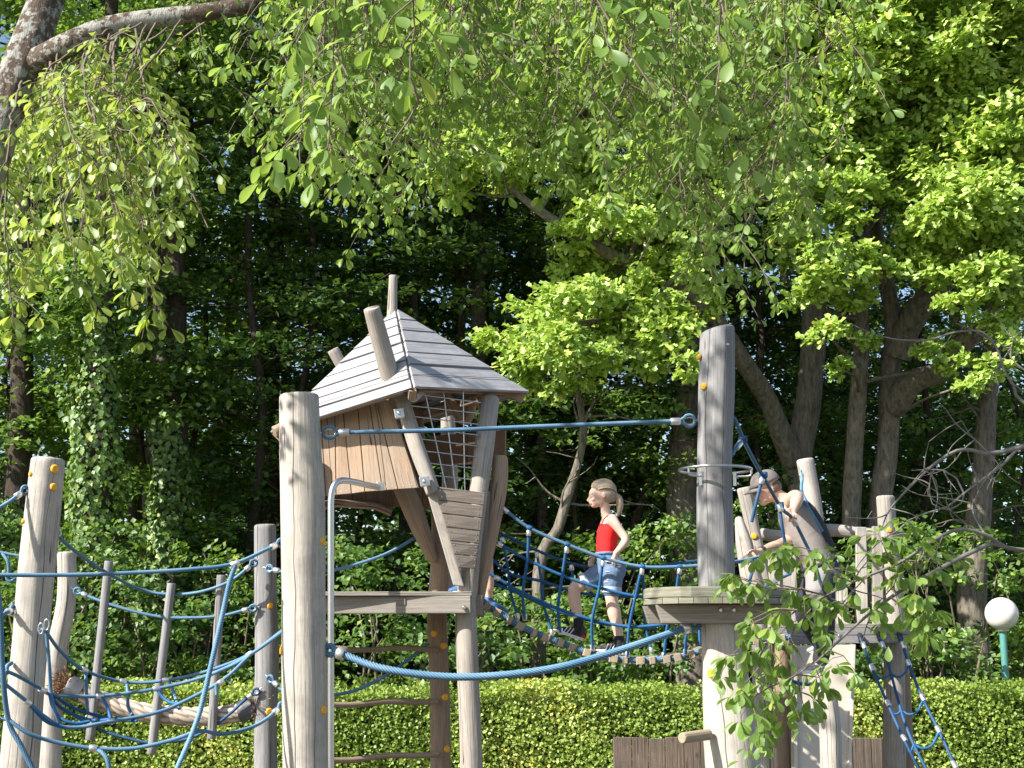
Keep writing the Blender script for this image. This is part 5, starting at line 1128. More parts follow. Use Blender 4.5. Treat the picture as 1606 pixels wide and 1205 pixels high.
# unseen clumps added to this tree's crown along sun rays, shading posts and people
fo = Foliage(); tw = MB()
def shade(target, s, rad, n, starts):
    c = Vector(target) + TOSUN * s; st = min(starts, key=lambda q: (q - c).length); limb(tw, st, c, .012, .004, .04, .1, 6, n)
    for _ in range(n):
        p = c + Vector((random.gauss(0, rad[0]), random.gauss(0, rad[0]), random.gauss(0, rad[1])))
        fo.rosette(p, Vector((random.gauss(0, 1), random.gauss(0, 1), -.3)).normalized(), .07, 4)
hi = lp1 + lp2 + lp3
for z, n in ((3.6, 32), (3.3, 30), (3.0, 14), (2.75, 12), (2.5, 26), (2.2, 28)): shade((1.2 + random.uniform(-.1, .1), 8.3, z), 4.6, (.17, .13), n, hi)
for z, n in ((3.2, 14), (3.05, 14), (2.9, 12), (2.75, 9), (2.6, 5)): shade((-1.22, 8.05, z), 2.4, (.11, .07), int(n * .8), hi)
shade((.62, 10.2, 2.70), 6.2, (.13, .1), 52, hi)
for (x, z) in ((1.95, 2.65), (2.1, 2.35), (2.25, 2.1), (2.3, 1.9)): shade((x, 10.4, z), 5.7, (.16, .12), 8, hi)
fo.build('upper_shade_foliage', 'lf_near', NT1); tw.build('twigs', M['twig'], NT1)

# near tree on the right: bare boughs and a leafy branch
NT2 = thing('plum_tree', (2.5, 4.9, 0), 'near tree reaching in from the right with bare grey boughs and a leafy low branch', 'tree')
mb = MB(); tk = smooth([Vector((2.5, 4.9, -.1)), Vector((2.45, 4.9, 1.2)), Vector((2.4, 4.9, 2.2)), Vector((2.5, 5.0, 3.6)), Vector((2.7, 5.2, 5.0)), Vector((2.8, 5.3, 6.2))], .05); mb.tube(tk, lerp_r([.13, .1, .09, .075, .05, .02], len(tk)), 20, True, .08, 9); mb.build('trunk', M['barkred'], NT2)
tkat = lambda z: min(tk, key=lambda q: abs(q.z - z))
random.seed(11)
boughs = [
    ([(1606, 863, 4.7), (1574, 857, 4.65), (1545, 839, 4.6), (1509, 830, 4.6), (1480, 839, 4.6), (1450, 857, 4.6), (1414, 881, 4.6), (1367, 901, 4.6), (1337, 913, 4.6), (1296, 934, 4.6), (1250, 957, 4.6), (1215, 985, 4.6)], [.016, .0135, .012, .010, .009, .0075, .007, .006, .0055, .005, .004, .003], 1.75),
    ([(1574, 857, 4.65), (1557, 852, 4.63), (1524, 866, 4.6), (1489, 884, 4.57), (1450, 905, 4.55), (1397, 937, 4.5), (1343, 980, 4.5), (1300, 1020, 4.5), (1251, 1058, 4.5)], [.010, .0085, .008, .0075, .0065, .006, .005, .004, .003], None),
    ([(1606, 700, 4.9), (1592, 708, 4.9), (1575, 727, 4.9), (1545, 750, 4.88), (1512, 774, 4.85), (1486, 795, 4.83), (1456, 804, 4.8), (1426, 816, 4.8), (1408, 832, 4.8)], [.011, .0095, .008, .0075, .007, .006, .005, .004, .003], 2.1),
    ([(1606, 700, 4.9), (1570, 709, 4.9), (1545, 712, 4.9), (1524, 706, 4.9), (1500, 707, 4.88), (1471, 724, 4.86), (1441, 750, 4.85), (1406, 786, 4.83), (1391, 807, 4.82), (1382, 832, 4.8)], [.011, .009, .008, .007, .0065, .005, .0045, .004, .003, .002], None),
    ([(1606, 632, 5.0), (1590, 605, 5.0), (1574, 579, 5.0), (1563, 545, 5.0), (1540, 521, 5.0), (1499, 521, 5.0), (1458, 533, 5.0), (1409, 533, 5.0), (1368, 523, 5.0), (1334, 508, 5.0)], [.009, .0085, .008, .0075, .006, .005, .0045, .004, .003, .0015], 2.3),
    ([(1512, 774, 4.85), (1500, 750, 4.85), (1480, 738, 4.85), (1450, 737, 4.85), (1430, 738, 4.85)], [.004, .0035, .003, .0025, .0015], None),
    ([(1512, 774, 4.85), (1507, 790, 4.8), (1490, 800, 4.8), (1462, 790, 4.8), (1458, 760, 4.8), (1460, 740, 4.8)], [.004, .0035, .003, .003, .0025, .0015], None),
    ([(1545, 839, 4.6), (1528, 810, 4.65), (1525, 790, 4.7), (1535, 770, 4.75), (1530, 740, 4.8)], [.004, .0035, .003, .0025, .0015], None),
    ([(1560, 725, 4.9), (1540, 700, 4.9), (1520, 680, 4.9), (1508, 660, 4.9)], [.003, .003, .002, .0012], None),
    ([(1606, 580, 4.9), (1585, 560, 4.9), (1590, 530, 4.9)], [.004, .003, .0012], None),
]
bm_ = MB(); bp = []
for k, (pts, rs, z0) in enumerate(boughs):
    q = PP(pts)
    if z0:
        nxt = P(pts[0][0] + 90, pts[0][1] + 5, pts[0][2]); q = [tkat(z0), nxt] + q; rs = [rs[0] * 1.8, rs[0] * 1.2] + rs
    s_ = smooth(q, .03); bm_.tube(s_, lerp_r([x * .85 for x in rs], len(s_)), 8, True, .14, k + 60); bp.append(s_)
    for _ in range(4 if k > 1 else 3):
        a = random.choice(s_[len(s_) // 3:]); L = random.uniform(.05, .24); b = a + Vector((random.uniform(-1, .5), random.uniform(-.4, .4), random.uniform(-.8, .8))).normalized() * L
        u = limb(bm_, a, b, .0028, .0012, 0, .12, 5, k * 9 + _, 6)
        if random.random() < .5: limb(bm_, u[3], u[3] + Vector((random.uniform(-.08, .08), 0, random.uniform(-.1, .05))), .002, .001, 0, .1, 4, _, 4)
bm_.build('bough', M['twiggrey'], NT2)
fo = Foliage(); tw = MB(); T2 = [
    [(1337, 913), (1310, 893), (1270, 872), (1222, 866)], [(1296, 934), (1260, 925), (1215, 925), (1180, 915), (1148, 902)], [(1250, 957), (1210, 955), (1180, 972)], [(1400, 890), (1388, 862), (1380, 838)], [(1450, 857), (1445, 890), (1432, 925)],
    [(1397, 937), (1420, 955), (1438, 972)], [(1343, 980), (1328, 955), (1300, 945)], [(1215, 985), (1192, 1030), (1172, 1058), (1160, 1080)], [(1251, 1058), (1205, 1080), (1175, 1100), (1163, 1128)], [(1215, 985), (1208, 1040), (1200, 1090), (1196, 1145)],
    [(1300, 1020), (1322, 1030), (1340, 1052)], [(1251, 1058), (1282, 1062), (1305, 1048)], [(1251, 1058), (1255, 1085), (1262, 1108)], [(1450, 905), (1452, 930), (1466, 952)], [(1382, 832), (1395, 818), (1412, 812)], [(1367, 901), (1340, 925), (1310, 960), (1290, 975)],
    [(1414, 881), (1400, 920), (1372, 950)], [(1296, 934), (1262, 965), (1240, 1000), (1228, 1040)], [(1480, 839), (1468, 865), (1470, 890)], [(1300, 1020), (1275, 1040), (1290, 1075)], [(1337, 913), (1350, 890), (1372, 870)], [(1414, 881), (1440, 880), (1462, 872)], [(1222, 985), (1190, 990), (1170, 1005), (1160, 1025)]]
for k, pts in enumerate(T2 + [[(a + random.uniform(-12, 12), b + random.uniform(-12, 12)) if i else (a, b) for i, (a, b) in enumerate(q)] for q in T2[:8]]): twig(tw, fo, PP(pts, 4.5 + random.uniform(-.15, .15)), .003, .054, every=.03, k=6, sl=.10, side=.7, start=.04)
for px, py in [(1532, 285), (1545, 300)]: pass
for k in range(26):   # its crown, above and right of the picture
    a = random.choice(tk[len(tk) // 2:]); b = a + Vector((random.uniform(.2, 1.5), random.uniform(-.8, 1.0), random.uniform(-.1, 1.1))); twig(tw, fo, [a, a.lerp(b, .5) + Vector((0, 0, .15)), b], .006, .055, every=.06, k=5, sl=.2)
fo.build('foliage', 'lf_near', NT2); tw.build('twigs', M['twig'], NT2)
for px, py in ((1231, 888), (1338, 930)):
    m = MB(); c0 = P(px, py, 4.5); m.tube([c0 + Vector((0, 0, -.009 * math.cos(a))) for a in [math.pi * k / 8 for k in range(9)]], [max(.0005, .009 * math.sin(math.pi * k / 8)) for k in range(9)], 12); m.build('plum', M['plum'], NT2)
# ------------------------------------------------------------------ people
def sphere(mb, c, r, n=16, dirs=None):
    """an ellipsoid; r: number or three radii along dirs"""
    c = Vector(c); r = (r, r, r) if isinstance(r, (int, float)) else r; X, Y_, Z = dirs or (Vector((1, 0, 0)), Vector((0, 1, 0)), Vector((0, 0, 1)))
    vs = []; k = n // 2
    for i in range(k + 1):
        a = math.pi * max(.03, min(k - .03, i)) / k
        for j in range(n):
            b = 2 * math.pi * j / n; vs.append(c + X * (r[0] * math.sin(a) * math.cos(b)) + Y_ * (r[1] * math.sin(a) * math.sin(b)) - Z * (r[2] * math.cos(a)))
    fs = [[i * n + j, i * n + (j + 1) % n, (i + 1) * n + (j + 1) % n, (i + 1) * n + j] for i in range(k) for j in range(n)]
    fs += [list(range(n))[::-1], [k * n + j for j in range(n)]]
    mb.add(vs, fs, [[(0, 0)] * len(f) for f in fs])
def chain(mb, pts, n=14):
    """limb: tapering tube through (point, radius) with round ends"""
    p = [Vector(q[0]) for q in pts]; r = [q[1] for q in pts]; pp = smooth(p, .012) if len(p) > 2 else [p[0].lerp(p[1], i / 8) for i in range(9)]
    acc = [0]
    for i in range(1, len(p)): acc.append(acc[-1] + (p[i] - p[i - 1]).length)
    out = []; L = 0
    for i, q in enumerate(pp):
        if i: L += (q - pp[i - 1]).length
        s = min(1, L / max(1e-6, acc[-1]) ) * acc[-1]; k = 0
        while k < len(acc) - 2 and s > acc[k + 1]: k += 1
        f = (s - acc[k]) / max(1e-6, acc[k + 1] - acc[k]); f = f * f * (3 - 2 * f); out.append(r[k] + (r[k + 1] - r[k]) * max(0, min(1, f)))
    mb.tube(pp, out, n, True); sphere(mb, pp[0], out[0] * .995, n); sphere(mb, pp[-1], out[-1] * .995, n)
def loft(mb, rings, n=24, sq=1.0):
    """trunk of a body: rings of (centre, half depth in the picture plane, half width towards the viewer)"""
    c = [Vector(q[0]) for q in rings]; vs = []
    for i in range(len(c)):
        t = (c[min(i + 1, len(c) - 1)] - c[max(0, i - 1)]).normalized(); y = Vector((0, 1, 0)); y = (y - t * t.y).normalized(); u = y.cross(t).normalized()
        for j in range(n):
            a = 2 * math.pi * j / n; vs.append(c[i] + u * (rings[i][1] * math.cos(a)) + y * (rings[i][2] * math.sin(a)))
    fs = [[i * n + j, i * n + (j + 1) % n, (i + 1) * n + (j + 1) % n, (i + 1) * n + j] for i in range(len(c) - 1) for j in range(n)] + [list(range(n))[::-1], [(len(c) - 1) * n + j for j in range(n)]]
    mb.add(vs, fs, [[(0, 0)] * len(f) for f in fs])
def flesh(mb, name, mat, parent, voxel=.006, sm=6, fac=.5):
    me = bpy.data.meshes.new('tmp'); me.from_pydata(mb.v, [], mb.f); me.update(); o = bpy.data.objects.new('tmp', me); COL.objects.link(o)
    r = o.modifiers.new('r', 'REMESH'); r.mode = 'VOXEL'; r.voxel_size = voxel; r.use_smooth_shade = True
    s = o.modifiers.new('s', 'SMOOTH'); s.iterations = sm; s.factor = fac
    dg = bpy.context.evaluated_depsgraph_get(); ev = o.evaluated_get(dg); nm = bpy.data.meshes.new_from_object(ev); bpy.data.objects.remove(o)
    nm.name = name; nm.materials.clear(); nm.materials.append(mat)
    nm.polygons.foreach_set('use_smooth', [True] * len(nm.polygons)); nm.update()
    return link(name, nm, parent)
def hand(mb, wrist, palm_c, fingers, thumb, r=.0075, palm_r=.022):
    """palm from the wrist, five separate bent fingers, each a list of points"""
    w_, c = Vector(wrist), Vector(palm_c); chain(mb, [(w_, palm_r * .95), (w_.lerp(c, .55), palm_r * .95), (c, palm_r)], 12)
    for k, f in enumerate(fingers): chain(mb, [(q, r * (1.05 - .12 * i) * (1, 1.04, 1, .86)[k % 4]) for i, q in enumerate(f)], 8)
    chain(mb, [(q, r * (1.25 - .15 * i)) for i, q in enumerate(thumb)], 8)
def shoe(px_heel, px_toe, Y, parent, mat, solemat, h=.05, w_=.036, stripes=None, mark=None):
    """low sneaker between heel and toe (photo pixels of its sole line)"""
    a, b = P(*px_heel, Y), P(*px_toe, Y); d = (b - a); L = d.length; d.normalize(); up = Vector((0, 1, 0)).cross(d); up = up if up.z > 0 else -up; y = Vector((0, 1, 0))
    mb = MB()
    f = lambda s, z: a + d * (L * s) + up * z
    for s, z, rx, ry, rz in [(.10, .030, .034, .030, .034), (.25, .036, .04, .031, .038), (.42, .030, .045, .033, .034), (.62, .022, .05, .036, .026), (.82, .017, .04, .036, .021), (.93, .013, .022, .028, .017)]: sphere(mb, f(s, z), (rx, ry * w_ / .036, rz), 14, (d, y, up))
    chain(mb, [(f(.17, .04), .034), (f(.16, .062), .033)], 12)
    root = flesh(mb, 'shoe', M[mat], parent, .0045, 4)
    mb = MB(); n = 20; vs = []
    prof = lambda s: w_ * (.78 + .3 * math.sin(min(1, s) * 2.6 + .1)) if 0 < s < 1 else .01
    ring = []
    for k in range(n):
        t = 2 * math.pi * k / n; s = .5 - .5 * math.cos(t); yy = math.sin(t); wdt = w_ * (1.0 + .12 * math.sin(s * 3.0)) * abs(yy) ** .6 * (1 if yy > 0 else -1); ring.append((s * 1.03 - .015, wdt))
    lo = [f(s, -.012 + .012 * max(0, s - .8) / .2) + y * q for s, q in ring]; hi = [f(s, .009 + .010 * max(0, s - .8) / .2) + y * q for s, q in ring]
    fs = [[i, (i + 1) % n, n + (i + 1) % n, n + i] for i in range(n)] + [list(range(n))[::-1], [n + i for i in range(n)]]
    mb.add(lo + hi, fs, [[(0, 0)] * len(q) for q in fs], False); mb.build('sole', M[solemat], root, .002)
    if stripes:
        for s in stripes:
            q0 = f(s + .055, .008) - y * (w_ * 1.0); q1 = f(s - .02, .052) - y * (w_ * .80); m = MB(); m.tube([q0, q0.lerp(q1, .5) - y * .004, q1], .0042, 8); m.build('stripe', M['white'], root)
    if mark: sphere_ = MB(); sphere(sphere_, f(.06, .022), (.02, w_ * .9, .02), 12, (d, y, up)); sphere_.build('heel_patch', M[mark], root)
    return root

# --- girl in the red top
GY = 10.2; g_ = lambda px, py, dy=0: P(px, py, GY + dy)
girl = thing('person', g_(958, 1024), 'girl in a red strappy top and ragged denim shorts walking on the net bridge', 'person')
mb = MB()
sphere(mb, g_(945.5, 772.5), (.083, .072, .086)); sphere(mb, g_(937, 776), (.062, .060, .062)); sphere(mb, g_(935, 786), (.045, .047, .046)); sphere(mb, g_(931.5, 792.5), (.023, .026, .020)); sphere(mb, g_(941, 788), (.040, .050, .032))
chain(mb, [(g_(926.2, 777), .0075), (g_(923.6, 782), .009), (g_(921.8, 785.2), .0095)], 10); sphere(mb, g_(924.5, 786.6), (.010, .014, .006))
sphere(mb, g_(925.8, 789.2), (.0085, .018, .005)); sphere(mb, g_(926.3, 791.4), (.008, .015, .005)); sphere(mb, g_(928.5, 774.5, -.028), (.015, .022, .009)); sphere(mb, g_(928.5, 774.5, .028), (.015, .022, .009)); sphere(mb, g_(931, 783.5, -.030), (.02, .022, .018)); sphere(mb, g_(931, 783.5, .030), (.02, .022, .018))
for s in (-1, 1):
    sphere(mb, g_(948, 776, s * .071), (.015, .008, .022)); sphere(mb, g_(947, 779.5, s * .070), (.009, .007, .009))
chain(mb, [(g_(946, 785), .038), (g_(949, 798), .034), (g_(953, 813), .042)])
loft(mb, [(g_(953, 808), .030, .05), (g_(954, 814), .05, .10), (g_(954.5, 822), .064, .128), (g_(954, 835), .075, .125), (g_(952, 850), .068, .112), (g_(951, 863), .064, .108), (g_(956, 880), .085, .125), (g_(959, 893), .095, .130), (g_(959, 902), .06, .11)])
# near arm with the hand on the hip
chain(mb, [(g_(960, 815, -.125), .040), (g_(967, 825, -.15), .034), (g_(975, 836, -.165), .030), (g_(981, 845, -.175), .029), (g_(979, 852, -.178), .029), (g_(972, 861, -.172), .024), (g_(966, 867, -.165), .019)])
wn = g_(966, 867, -.165)
hand(mb, wn, g_(964, 873, -.158), [[g_(961.5, 874, -.16), g_(958, 877, -.155), g_(957, 882, -.15)], [g_(963, 876, -.162), g_(961, 881, -.158), g_(960.5, 886, -.152)], [g_(965, 877, -.162), g_(964.5, 882, -.158), g_(964.5, 887, -.15)], [g_(967.5, 876, -.158), g_(968, 880, -.155), g_(968.5, 884, -.15)]], [g_(967.5, 869, -.155), g_(971.5, 872, -.14), g_(973.5, 876, -.13)], .0072, .018)
# far arm
chain(mb, [(g_(953, 817, .125), .038), (g_(953, 832, .15), .032), (g_(951, 849, .165), .028), (g_(944, 861, .12), .024), (g_(936, 870, .07), .019)])
hand(mb, g_(936, 870, .07), g_(931, 875, .05), [[g_(928, 876, .045), g_(924, 880, .035), g_(922.5, 886, .03)], [g_(929.5, 878, .05), g_(926, 883, .042), g_(924.5, 889, .035)], [g_(931, 879, .055), g_(928.5, 884, .05), g_(927.5, 889, .045)], [g_(933, 878, .06), g_(931.5, 883, .06), g_(931, 887, .055)]], [g_(932, 871, .045), g_(927.5, 872, .03), g_(923.5, 875, .02)], .0072, .017)
# legs
chain(mb, [(g_(961, 893, -.065), .078), (g_(960, 915, -.07), .060), (g_(959, 934, -.075), .048), (g_(960, 944, -.075), .044), (g_(963, 960, -.07), .048), (g_(967, 978, -.068), .040), (g_(970.5, 998, -.065), .031), (g_(971.5, 1012, -.065), .032)], 18)
chain(mb, [(g_(951, 893, .065), .078), (g_(932, 907, .07), .066), (g_(913, 916, .07), .053), (g_(902, 922, .07), .046), (g_(900.5, 932, .07), .044), (g_(902, 945, .072), .045), (g_(905, 962, .07), .036), (g_(907, 978, .07), .030), (g_(908, 988, .07), .031)], 18)
flesh(mb, 'body', M['skingirl'], girl, .005, 5)
# hair
mb = MB(); sphere(mb, g_(947.5, 770.5), (.082, .076, .083)); sphere(mb, g_(951, 776), (.070, .077, .066)); sphere(mb, g_(940, 763), (.060, .066, .050)); sphere(mb, g_(936, 763.5), (.036, .050, .031)); sphere(mb, g_(960, 781), (.034, .04, .035)); chain(mb, [(g_(960, 779), .022), (g_(965, 776), .020)])
hr = flesh(mb, 'hair', M['hair'], girl, .006, 3)
mb = MB(); random.seed(3)
for k in range(15):
    a = k / 15 * 6.28; o1 = Vector((0, math.sin(a) * .022, 0)); dx = math.cos(a) * 3.2
    chain(mb, [(g_(964, 774) + o1 * .5, .010), (g_(969.5 + dx, 780 + k % 3) + o1, .012), (g_(972 + dx * 1.2, 792) + o1, .010), (g_(971.5 + dx * .9, 801 + k % 4) + o1 * .8, .007), (g_(969.5 + dx * .4, 806 + (k * 7) % 5) + o1 * .4, .0035)], 8)
flesh(mb, 'ponytail', M['hair'], hr, .0042, 2)
m = MB(); c0 = g_(964, 775.5); m.tube([c0 + Vector((.004 * math.cos(t), math.sin(t) * .021, math.cos(t) * .021)) for t in [R(x) for x in range(0, 361, 30)]], .005, 8, False); m.build('hair_tie', M['shirtblack'], hr)
sm_ = MB(); hc = g_(947.5, 771)
for k in range(46):
    s = (k / 45 - .5) * 2; f0 = Vector((-.92, s * .9, .50 - .52 * abs(s) ** 1.5)).normalized(); b0 = Vector((.93, s * .10, -.10)).normalized(); q = []
    for i in range(9):
        t = i / 8; d_ = (f0 * (1 - t) + b0 * t + Vector((0, s * .35, .42 - .2 * abs(s))) * math.sin(math.pi * t)).normalized(); q.append(hc + Vector((d_.x * .086, d_.y * .082, d_.z * .089)) * (.955 + .06 * min(1, t * 3) + .012 * math.sin(k * 5.3)))
    sm_.tube(q, [.001, .003, .004, .0044, .0044, .0044, .004, .0036, .003], 6)
sm_.build('hair_strands', M['hair'], hr)
# face
for s in (-1, 1):
    m = MB(); sphere(m, g_(928.6, 778.8, s * .033), (.0085, .013, .0085)); e = m.build('eye', M['eyew'], girl); m = MB(); sphere(m, g_(927.6, 779.2, s * .035), (.0055, .008, .0062)); m.build('iris', M['iris'], e)
    m = MB(); m.tube(smooth([g_(927.3, 777.2, s * .022), g_(928.5, 776.6, s * .036), g_(932.5, 777.6, s * .050)], .004), .0028, 8); m.build('eyelid', M['hairdark'], girl)
    m = MB(); m.tube(smooth([g_(926.5, 773.4, s * .018), g_(928, 772, s * .034), g_(932, 773, s * .048)], .004), .0026, 8); m.build('eyebrow', M['hair'], girl)
m = MB(); m.tube(smooth([g_(927.6, 790.4, -.022), g_(925.4, 790.2, -.008), g_(925.2, 790.1, .008), g_(927.6, 790.4, .022)], .004), .0042, 8); m.build('mouth', M['lip'], girl)
# red top
mb = MB(); loft(mb, [(g_(956, 818.5), .050, .108), (g_(955.5, 823), .068, .130), (g_(954.5, 835), .082, .133), (g_(952, 850), .076, .121), (g_(951, 865), .073, .118), (g_(951.5, 868.5), .072, .118)], 32)
tp_ = flesh(mb, 'top', M['red'], girl, .005, 2)
for s in (-1, 1):
    m = MB(); m.tube(smooth([g_(943.5, 824, s * .085), g_(947, 815, s * .082), g_(954, 808.5, s * .080), g_(961, 811, s * .084), g_(966.5, 819, s * .088)], .01), .0045, 8); m.build('strap', M['red'], tp_)
# shorts
mb = MB(); loft(mb, [(g_(951, 867), .070, .116), (g_(953, 875), .080, .124), (g_(958, 886), .098, .136), (g_(960, 897), .103, .140), (g_(960, 906), .085, .13)], 32)
chain(mb, [(g_(961, 897, -.065), .085), (g_(960, 912, -.07), .074), (g_(959.5, 926, -.074), .066)], 20)
chain(mb, [(g_(951, 895, .06), .086), (g_(936, 904, .068), .078), (g_(921, 912, .07), .066)], 20)
sh = flesh(mb, 'shorts', M['denim'], girl, .006, 3)
m = MB(); q = smooth([g_(960, 921, -.074), g_(959.4, 930.5, -.075)], .01); m.tube(q, [.069] * len(q), 24, True); m.build('cuff', M['denimlight'], sh)
m = MB(); q = smooth([g_(922, 911.5, .07), g_(914.5, 916, .07)], .01); m.tube(q, [.072] * len(q), 24, True); m.build('cuff', M['denimlight'], sh)
m = MB(); lp_ = [g_(951, 869, 0) + Vector((math.cos(t) * .076, math.sin(t) * .121, 0)) for t in [R(x) for x in range(0, 361, 15)]]; m.tube(lp_, .010, 8, False); m.build('waistband', M['denim'], sh)
random.seed(8)
for k in range(11):   # bleached, torn patches on the near side
    px, py = 953 + random.random() * 17, 881 + k * 4.0; c0 = g_(px, py, -.142 if py < 905 else -.133); m = MB(); sphere(m, c0 + Vector((0, .012, 0)), (random.uniform(.015, .038), .016, random.uniform(.006, .013)), 10); m.build('bleached_patch', M['denimlight'], sh)
for (pts, r) in (([g_(908, 990, .07), g_(907.5, 982, .07), g_(907, 971, .07)], .037), ([g_(971.5, 1014, -.065), g_(971, 1008, -.065), g_(970.5, 1001, -.065)], .036)):
    mb = MB(); chain(mb, [(q, r) for q in pts], 16); flesh(mb, 'sock', M['sock'], girl, .005, 2)
shoe((915.5, 1003.5), (868, 988), GY + .07, girl, 'shoe', 'white', stripes=(.42, .52, .62), mark='red')
shoe((981, 1025), (934, 1020), GY - .065, girl, 'shoe', 'white', stripes=(.42, .52, .62), mark='red')

# --- man in the cap
MY = 10.35; m_ = lambda px, py, dy=0: P(px, py, MY + dy)
man = thing('person', m_(1285, 1050), 'man in a grey cap and sleeveless shirt bending forward, holding a rope', 'person')
mb = MB()
hd = (Vector((-.92, -.12, -.38))).normalized(); hu = (Vector((0, 0, 1)) - hd * hd.z).normalized(); hs = hd.cross(hu)
H = lambda f, u, s=0: m_(1203, 765) + hd * f + hu * u + hs * s
D3 = (hd, hs, hu)
sphere(mb, H(0, .02), (.098, .078, .095), 18, D3); sphere(mb, H(.035, -.02), (.062, .064, .075), 16, D3); sphere(mb, H(.05, -.07), (.045, .048, .040), 14, D3); sphere(mb, H(.070, -.095), (.024, .028, .020), 12, D3); sphere(mb, H(.015, -.065), (.05, .056, .045), 14, D3)
chain(mb, [(H(.086, .005), .010), (H(.100, -.015), .011), (H(.111, -.030), .013)], 10); sphere(mb, H(.096, -.038), (.012, .018, .008), 10, D3)
sphere(mb, H(.088, -.057), (.010, .022, .006), 10, D3); sphere(mb, H(.085, -.067), (.010, .019, .006), 10, D3); sphere(mb, H(.082, .018), (.016, .05, .010), 12, D3)
for s in (-1, 1): sphere(mb, H(-.005, -.02, s * .076), (.018, .009, .030), 12, D3)
chain(mb, [(m_(1212, 773), .056), (m_(1222, 780), .054), (m_(1232, 788), .065)], 18)
loft(mb, [(m_(1228, 783), .05, .08), (m_(1236, 790), .085, .17), (m_(1245, 804), .108, .19), (m_(1257, 826), .11, .175), (m_(1270, 852), .108, .16), (m_(1280, 876), .11, .158), (m_(1287, 893), .11, .165), (m_(1289, 905), .09, .15)], 28)
# near arm, bent towards the viewer
chain(mb, [(m_(1243, 786, -.17), .064), (m_(1246, 781, -.27), .055), (m_(1249, 780, -.38), .050), (m_(1250, 783, -.46), .046), (m_(1248, 790, -.51), .041), (m_(1245, 798, -.545), .031)], 16)
hand(mb, m_(1245, 798, -.545), m_(1243, 805, -.575), [[m_(1238, 802, -.60), m_(1234, 806, -.615), m_(1233, 812, -.60)], [m_(1240, 806, -.61), m_(1237, 812, -.625), m_(1237.5, 818, -.605)], [m_(1244, 808, -.615), m_(1243, 815, -.62), m_(1243.5, 821, -.60)], [m_(1248, 806, -.61), m_(1249, 812, -.615), m_(1248.5, 817, -.59)]], [m_(1241, 798, -.575), m_(1235, 800, -.60), m_(1232, 803, -.61)], .0098, .029)
# far arm, stretched down to the hand rope
chain(mb, [(m_(1234, 800, .10), .055), (m_(1235, 820, .06), .048), (m_(1238, 845, -.02), .043), (m_(1228, 853, -.08), .043), (m_(1212, 858, -.16), .037), (m_(1195, 864, -.26), .028)], 16)
hand(mb, m_(1195, 864, -.26), m_(1184, 869, -.34), [[m_(1177, 867, -.40), m_(1169, 871, -.47), m_(1163, 877, -.50)], [m_(1178, 871, -.40), m_(1171, 876, -.48), m_(1167.5, 883, -.50)], [m_(1181, 873, -.39), m_(1176, 879, -.46), m_(1173.5, 885.5, -.47)], [m_(1184, 874, -.37), m_(1180.5, 880, -.42), m_(1179, 885, -.44)]], [m_(1188, 865, -.33), m_(1180, 863.5, -.40), m_(1174, 866, -.45)], .0095, .028)
flesh(mb, 'body', M['skin'], man, .0065, 4)
# face and glasses
for s in (-1, 1):
    m = MB(); sphere(m, H(.082, .002, s * .032), (.010, .014, .009), 12, D3); e = m.build('eye', M['eyew'], man); m = MB(); sphere(m, H(.090, -.001, s * .033), (.005, .007, .0065), 10, D3); m.build('iris', M['iris'], e)
    m = MB(); m.tube(smooth([H(.088, .018, s * .012), H(.090, .024, s * .032), H(.078, .020, s * .054)], .006), .004, 8); m.build('eyebrow', M['hairdark'], man)
gl = MB()
for s in (-1, 1):
    gl.tube([H(.100, .0, s * .034) + hs * (s * math.cos(t) * .026) + hu * (math.sin(t) * .018) for t in [R(x) for x in range(0, 361, 24)]], .002, 6, False); gl.tube([H(.098, .006, s * .060), H(.05, .004, s * .080), H(-.005, 0, s * .082)], .002, 6)
gl.tube([H(.102, .006, -.010), H(.104, .008, 0), H(.102, .006, .010)], .002, 6); gl.build('glasses', M['shirtblack'], man)
m = MB(); m.tube(smooth([H(.078, -.063, -.026), H(.096, -.062, -.008), H(.096, -.062, .008), H(.078, -.063, .026)], .005), .0042, 8); m.build('mouth', M['lip'], man)
mb = MB(); sphere(mb, H(-.030, -.012), (.078, .081, .070), 16, D3); flesh(mb, 'hair', M['hairdark'], man, .006, 2)
# cap
mb = MB(); n = 26; vs = []; fs = []
for i in range(9):
    a = math.pi / 2 * i / 8
    for j in range(n):
        b = 2 * math.pi * j / n; rr_ = math.cos(a) ** .75; vs.append(H(-.002, .030) + hd * (math.cos(b) * .110 * rr_) + hs * (math.sin(b) * .090 * rr_) + hu * (math.sin(a) * .098))
for i in range(8):
    for j in range(n): fs.append([i * n + j, i * n + (j + 1) % n, (i + 1) * n + (j + 1) % n, (i + 1) * n + j])
mb.add(vs, fs, [[(0, 0)] * 4 for _ in fs]); cp = mb.build('cap', M['capgrey'], man); so = cp.modifiers.new('solid', 'SOLIDIFY'); so.thickness = .003
mb = MB(); vs = []; nb = 11
for i in range(6):
    for j in range(nb):
        s = (j / (nb - 1) - .5) * 2; f = i / 5; x = .098 * math.sqrt(1 - min(1, (s * .83) ** 2)) + f * .085 * math.sqrt(max(0, 1 - s * s * .92)) ; vs.append(H(x, .032 - .020 * s * s - f * .012, s * .078))
fs = [[i * nb + j, i * nb + j + 1, (i + 1) * nb + j + 1, (i + 1) * nb + j] for i in range(5) for j in range(nb - 1)]; mb.add(vs, fs, [[(0, 0)] * 4 for _ in fs]); br = mb.build('brim', M['capgrey'], cp); so = br.modifiers.new('solid', 'SOLIDIFY'); so.thickness = .004
m = MB(); sphere(m, H(-.002, .128), .006, 10); m.build('cap_button', M['capgrey'], cp)
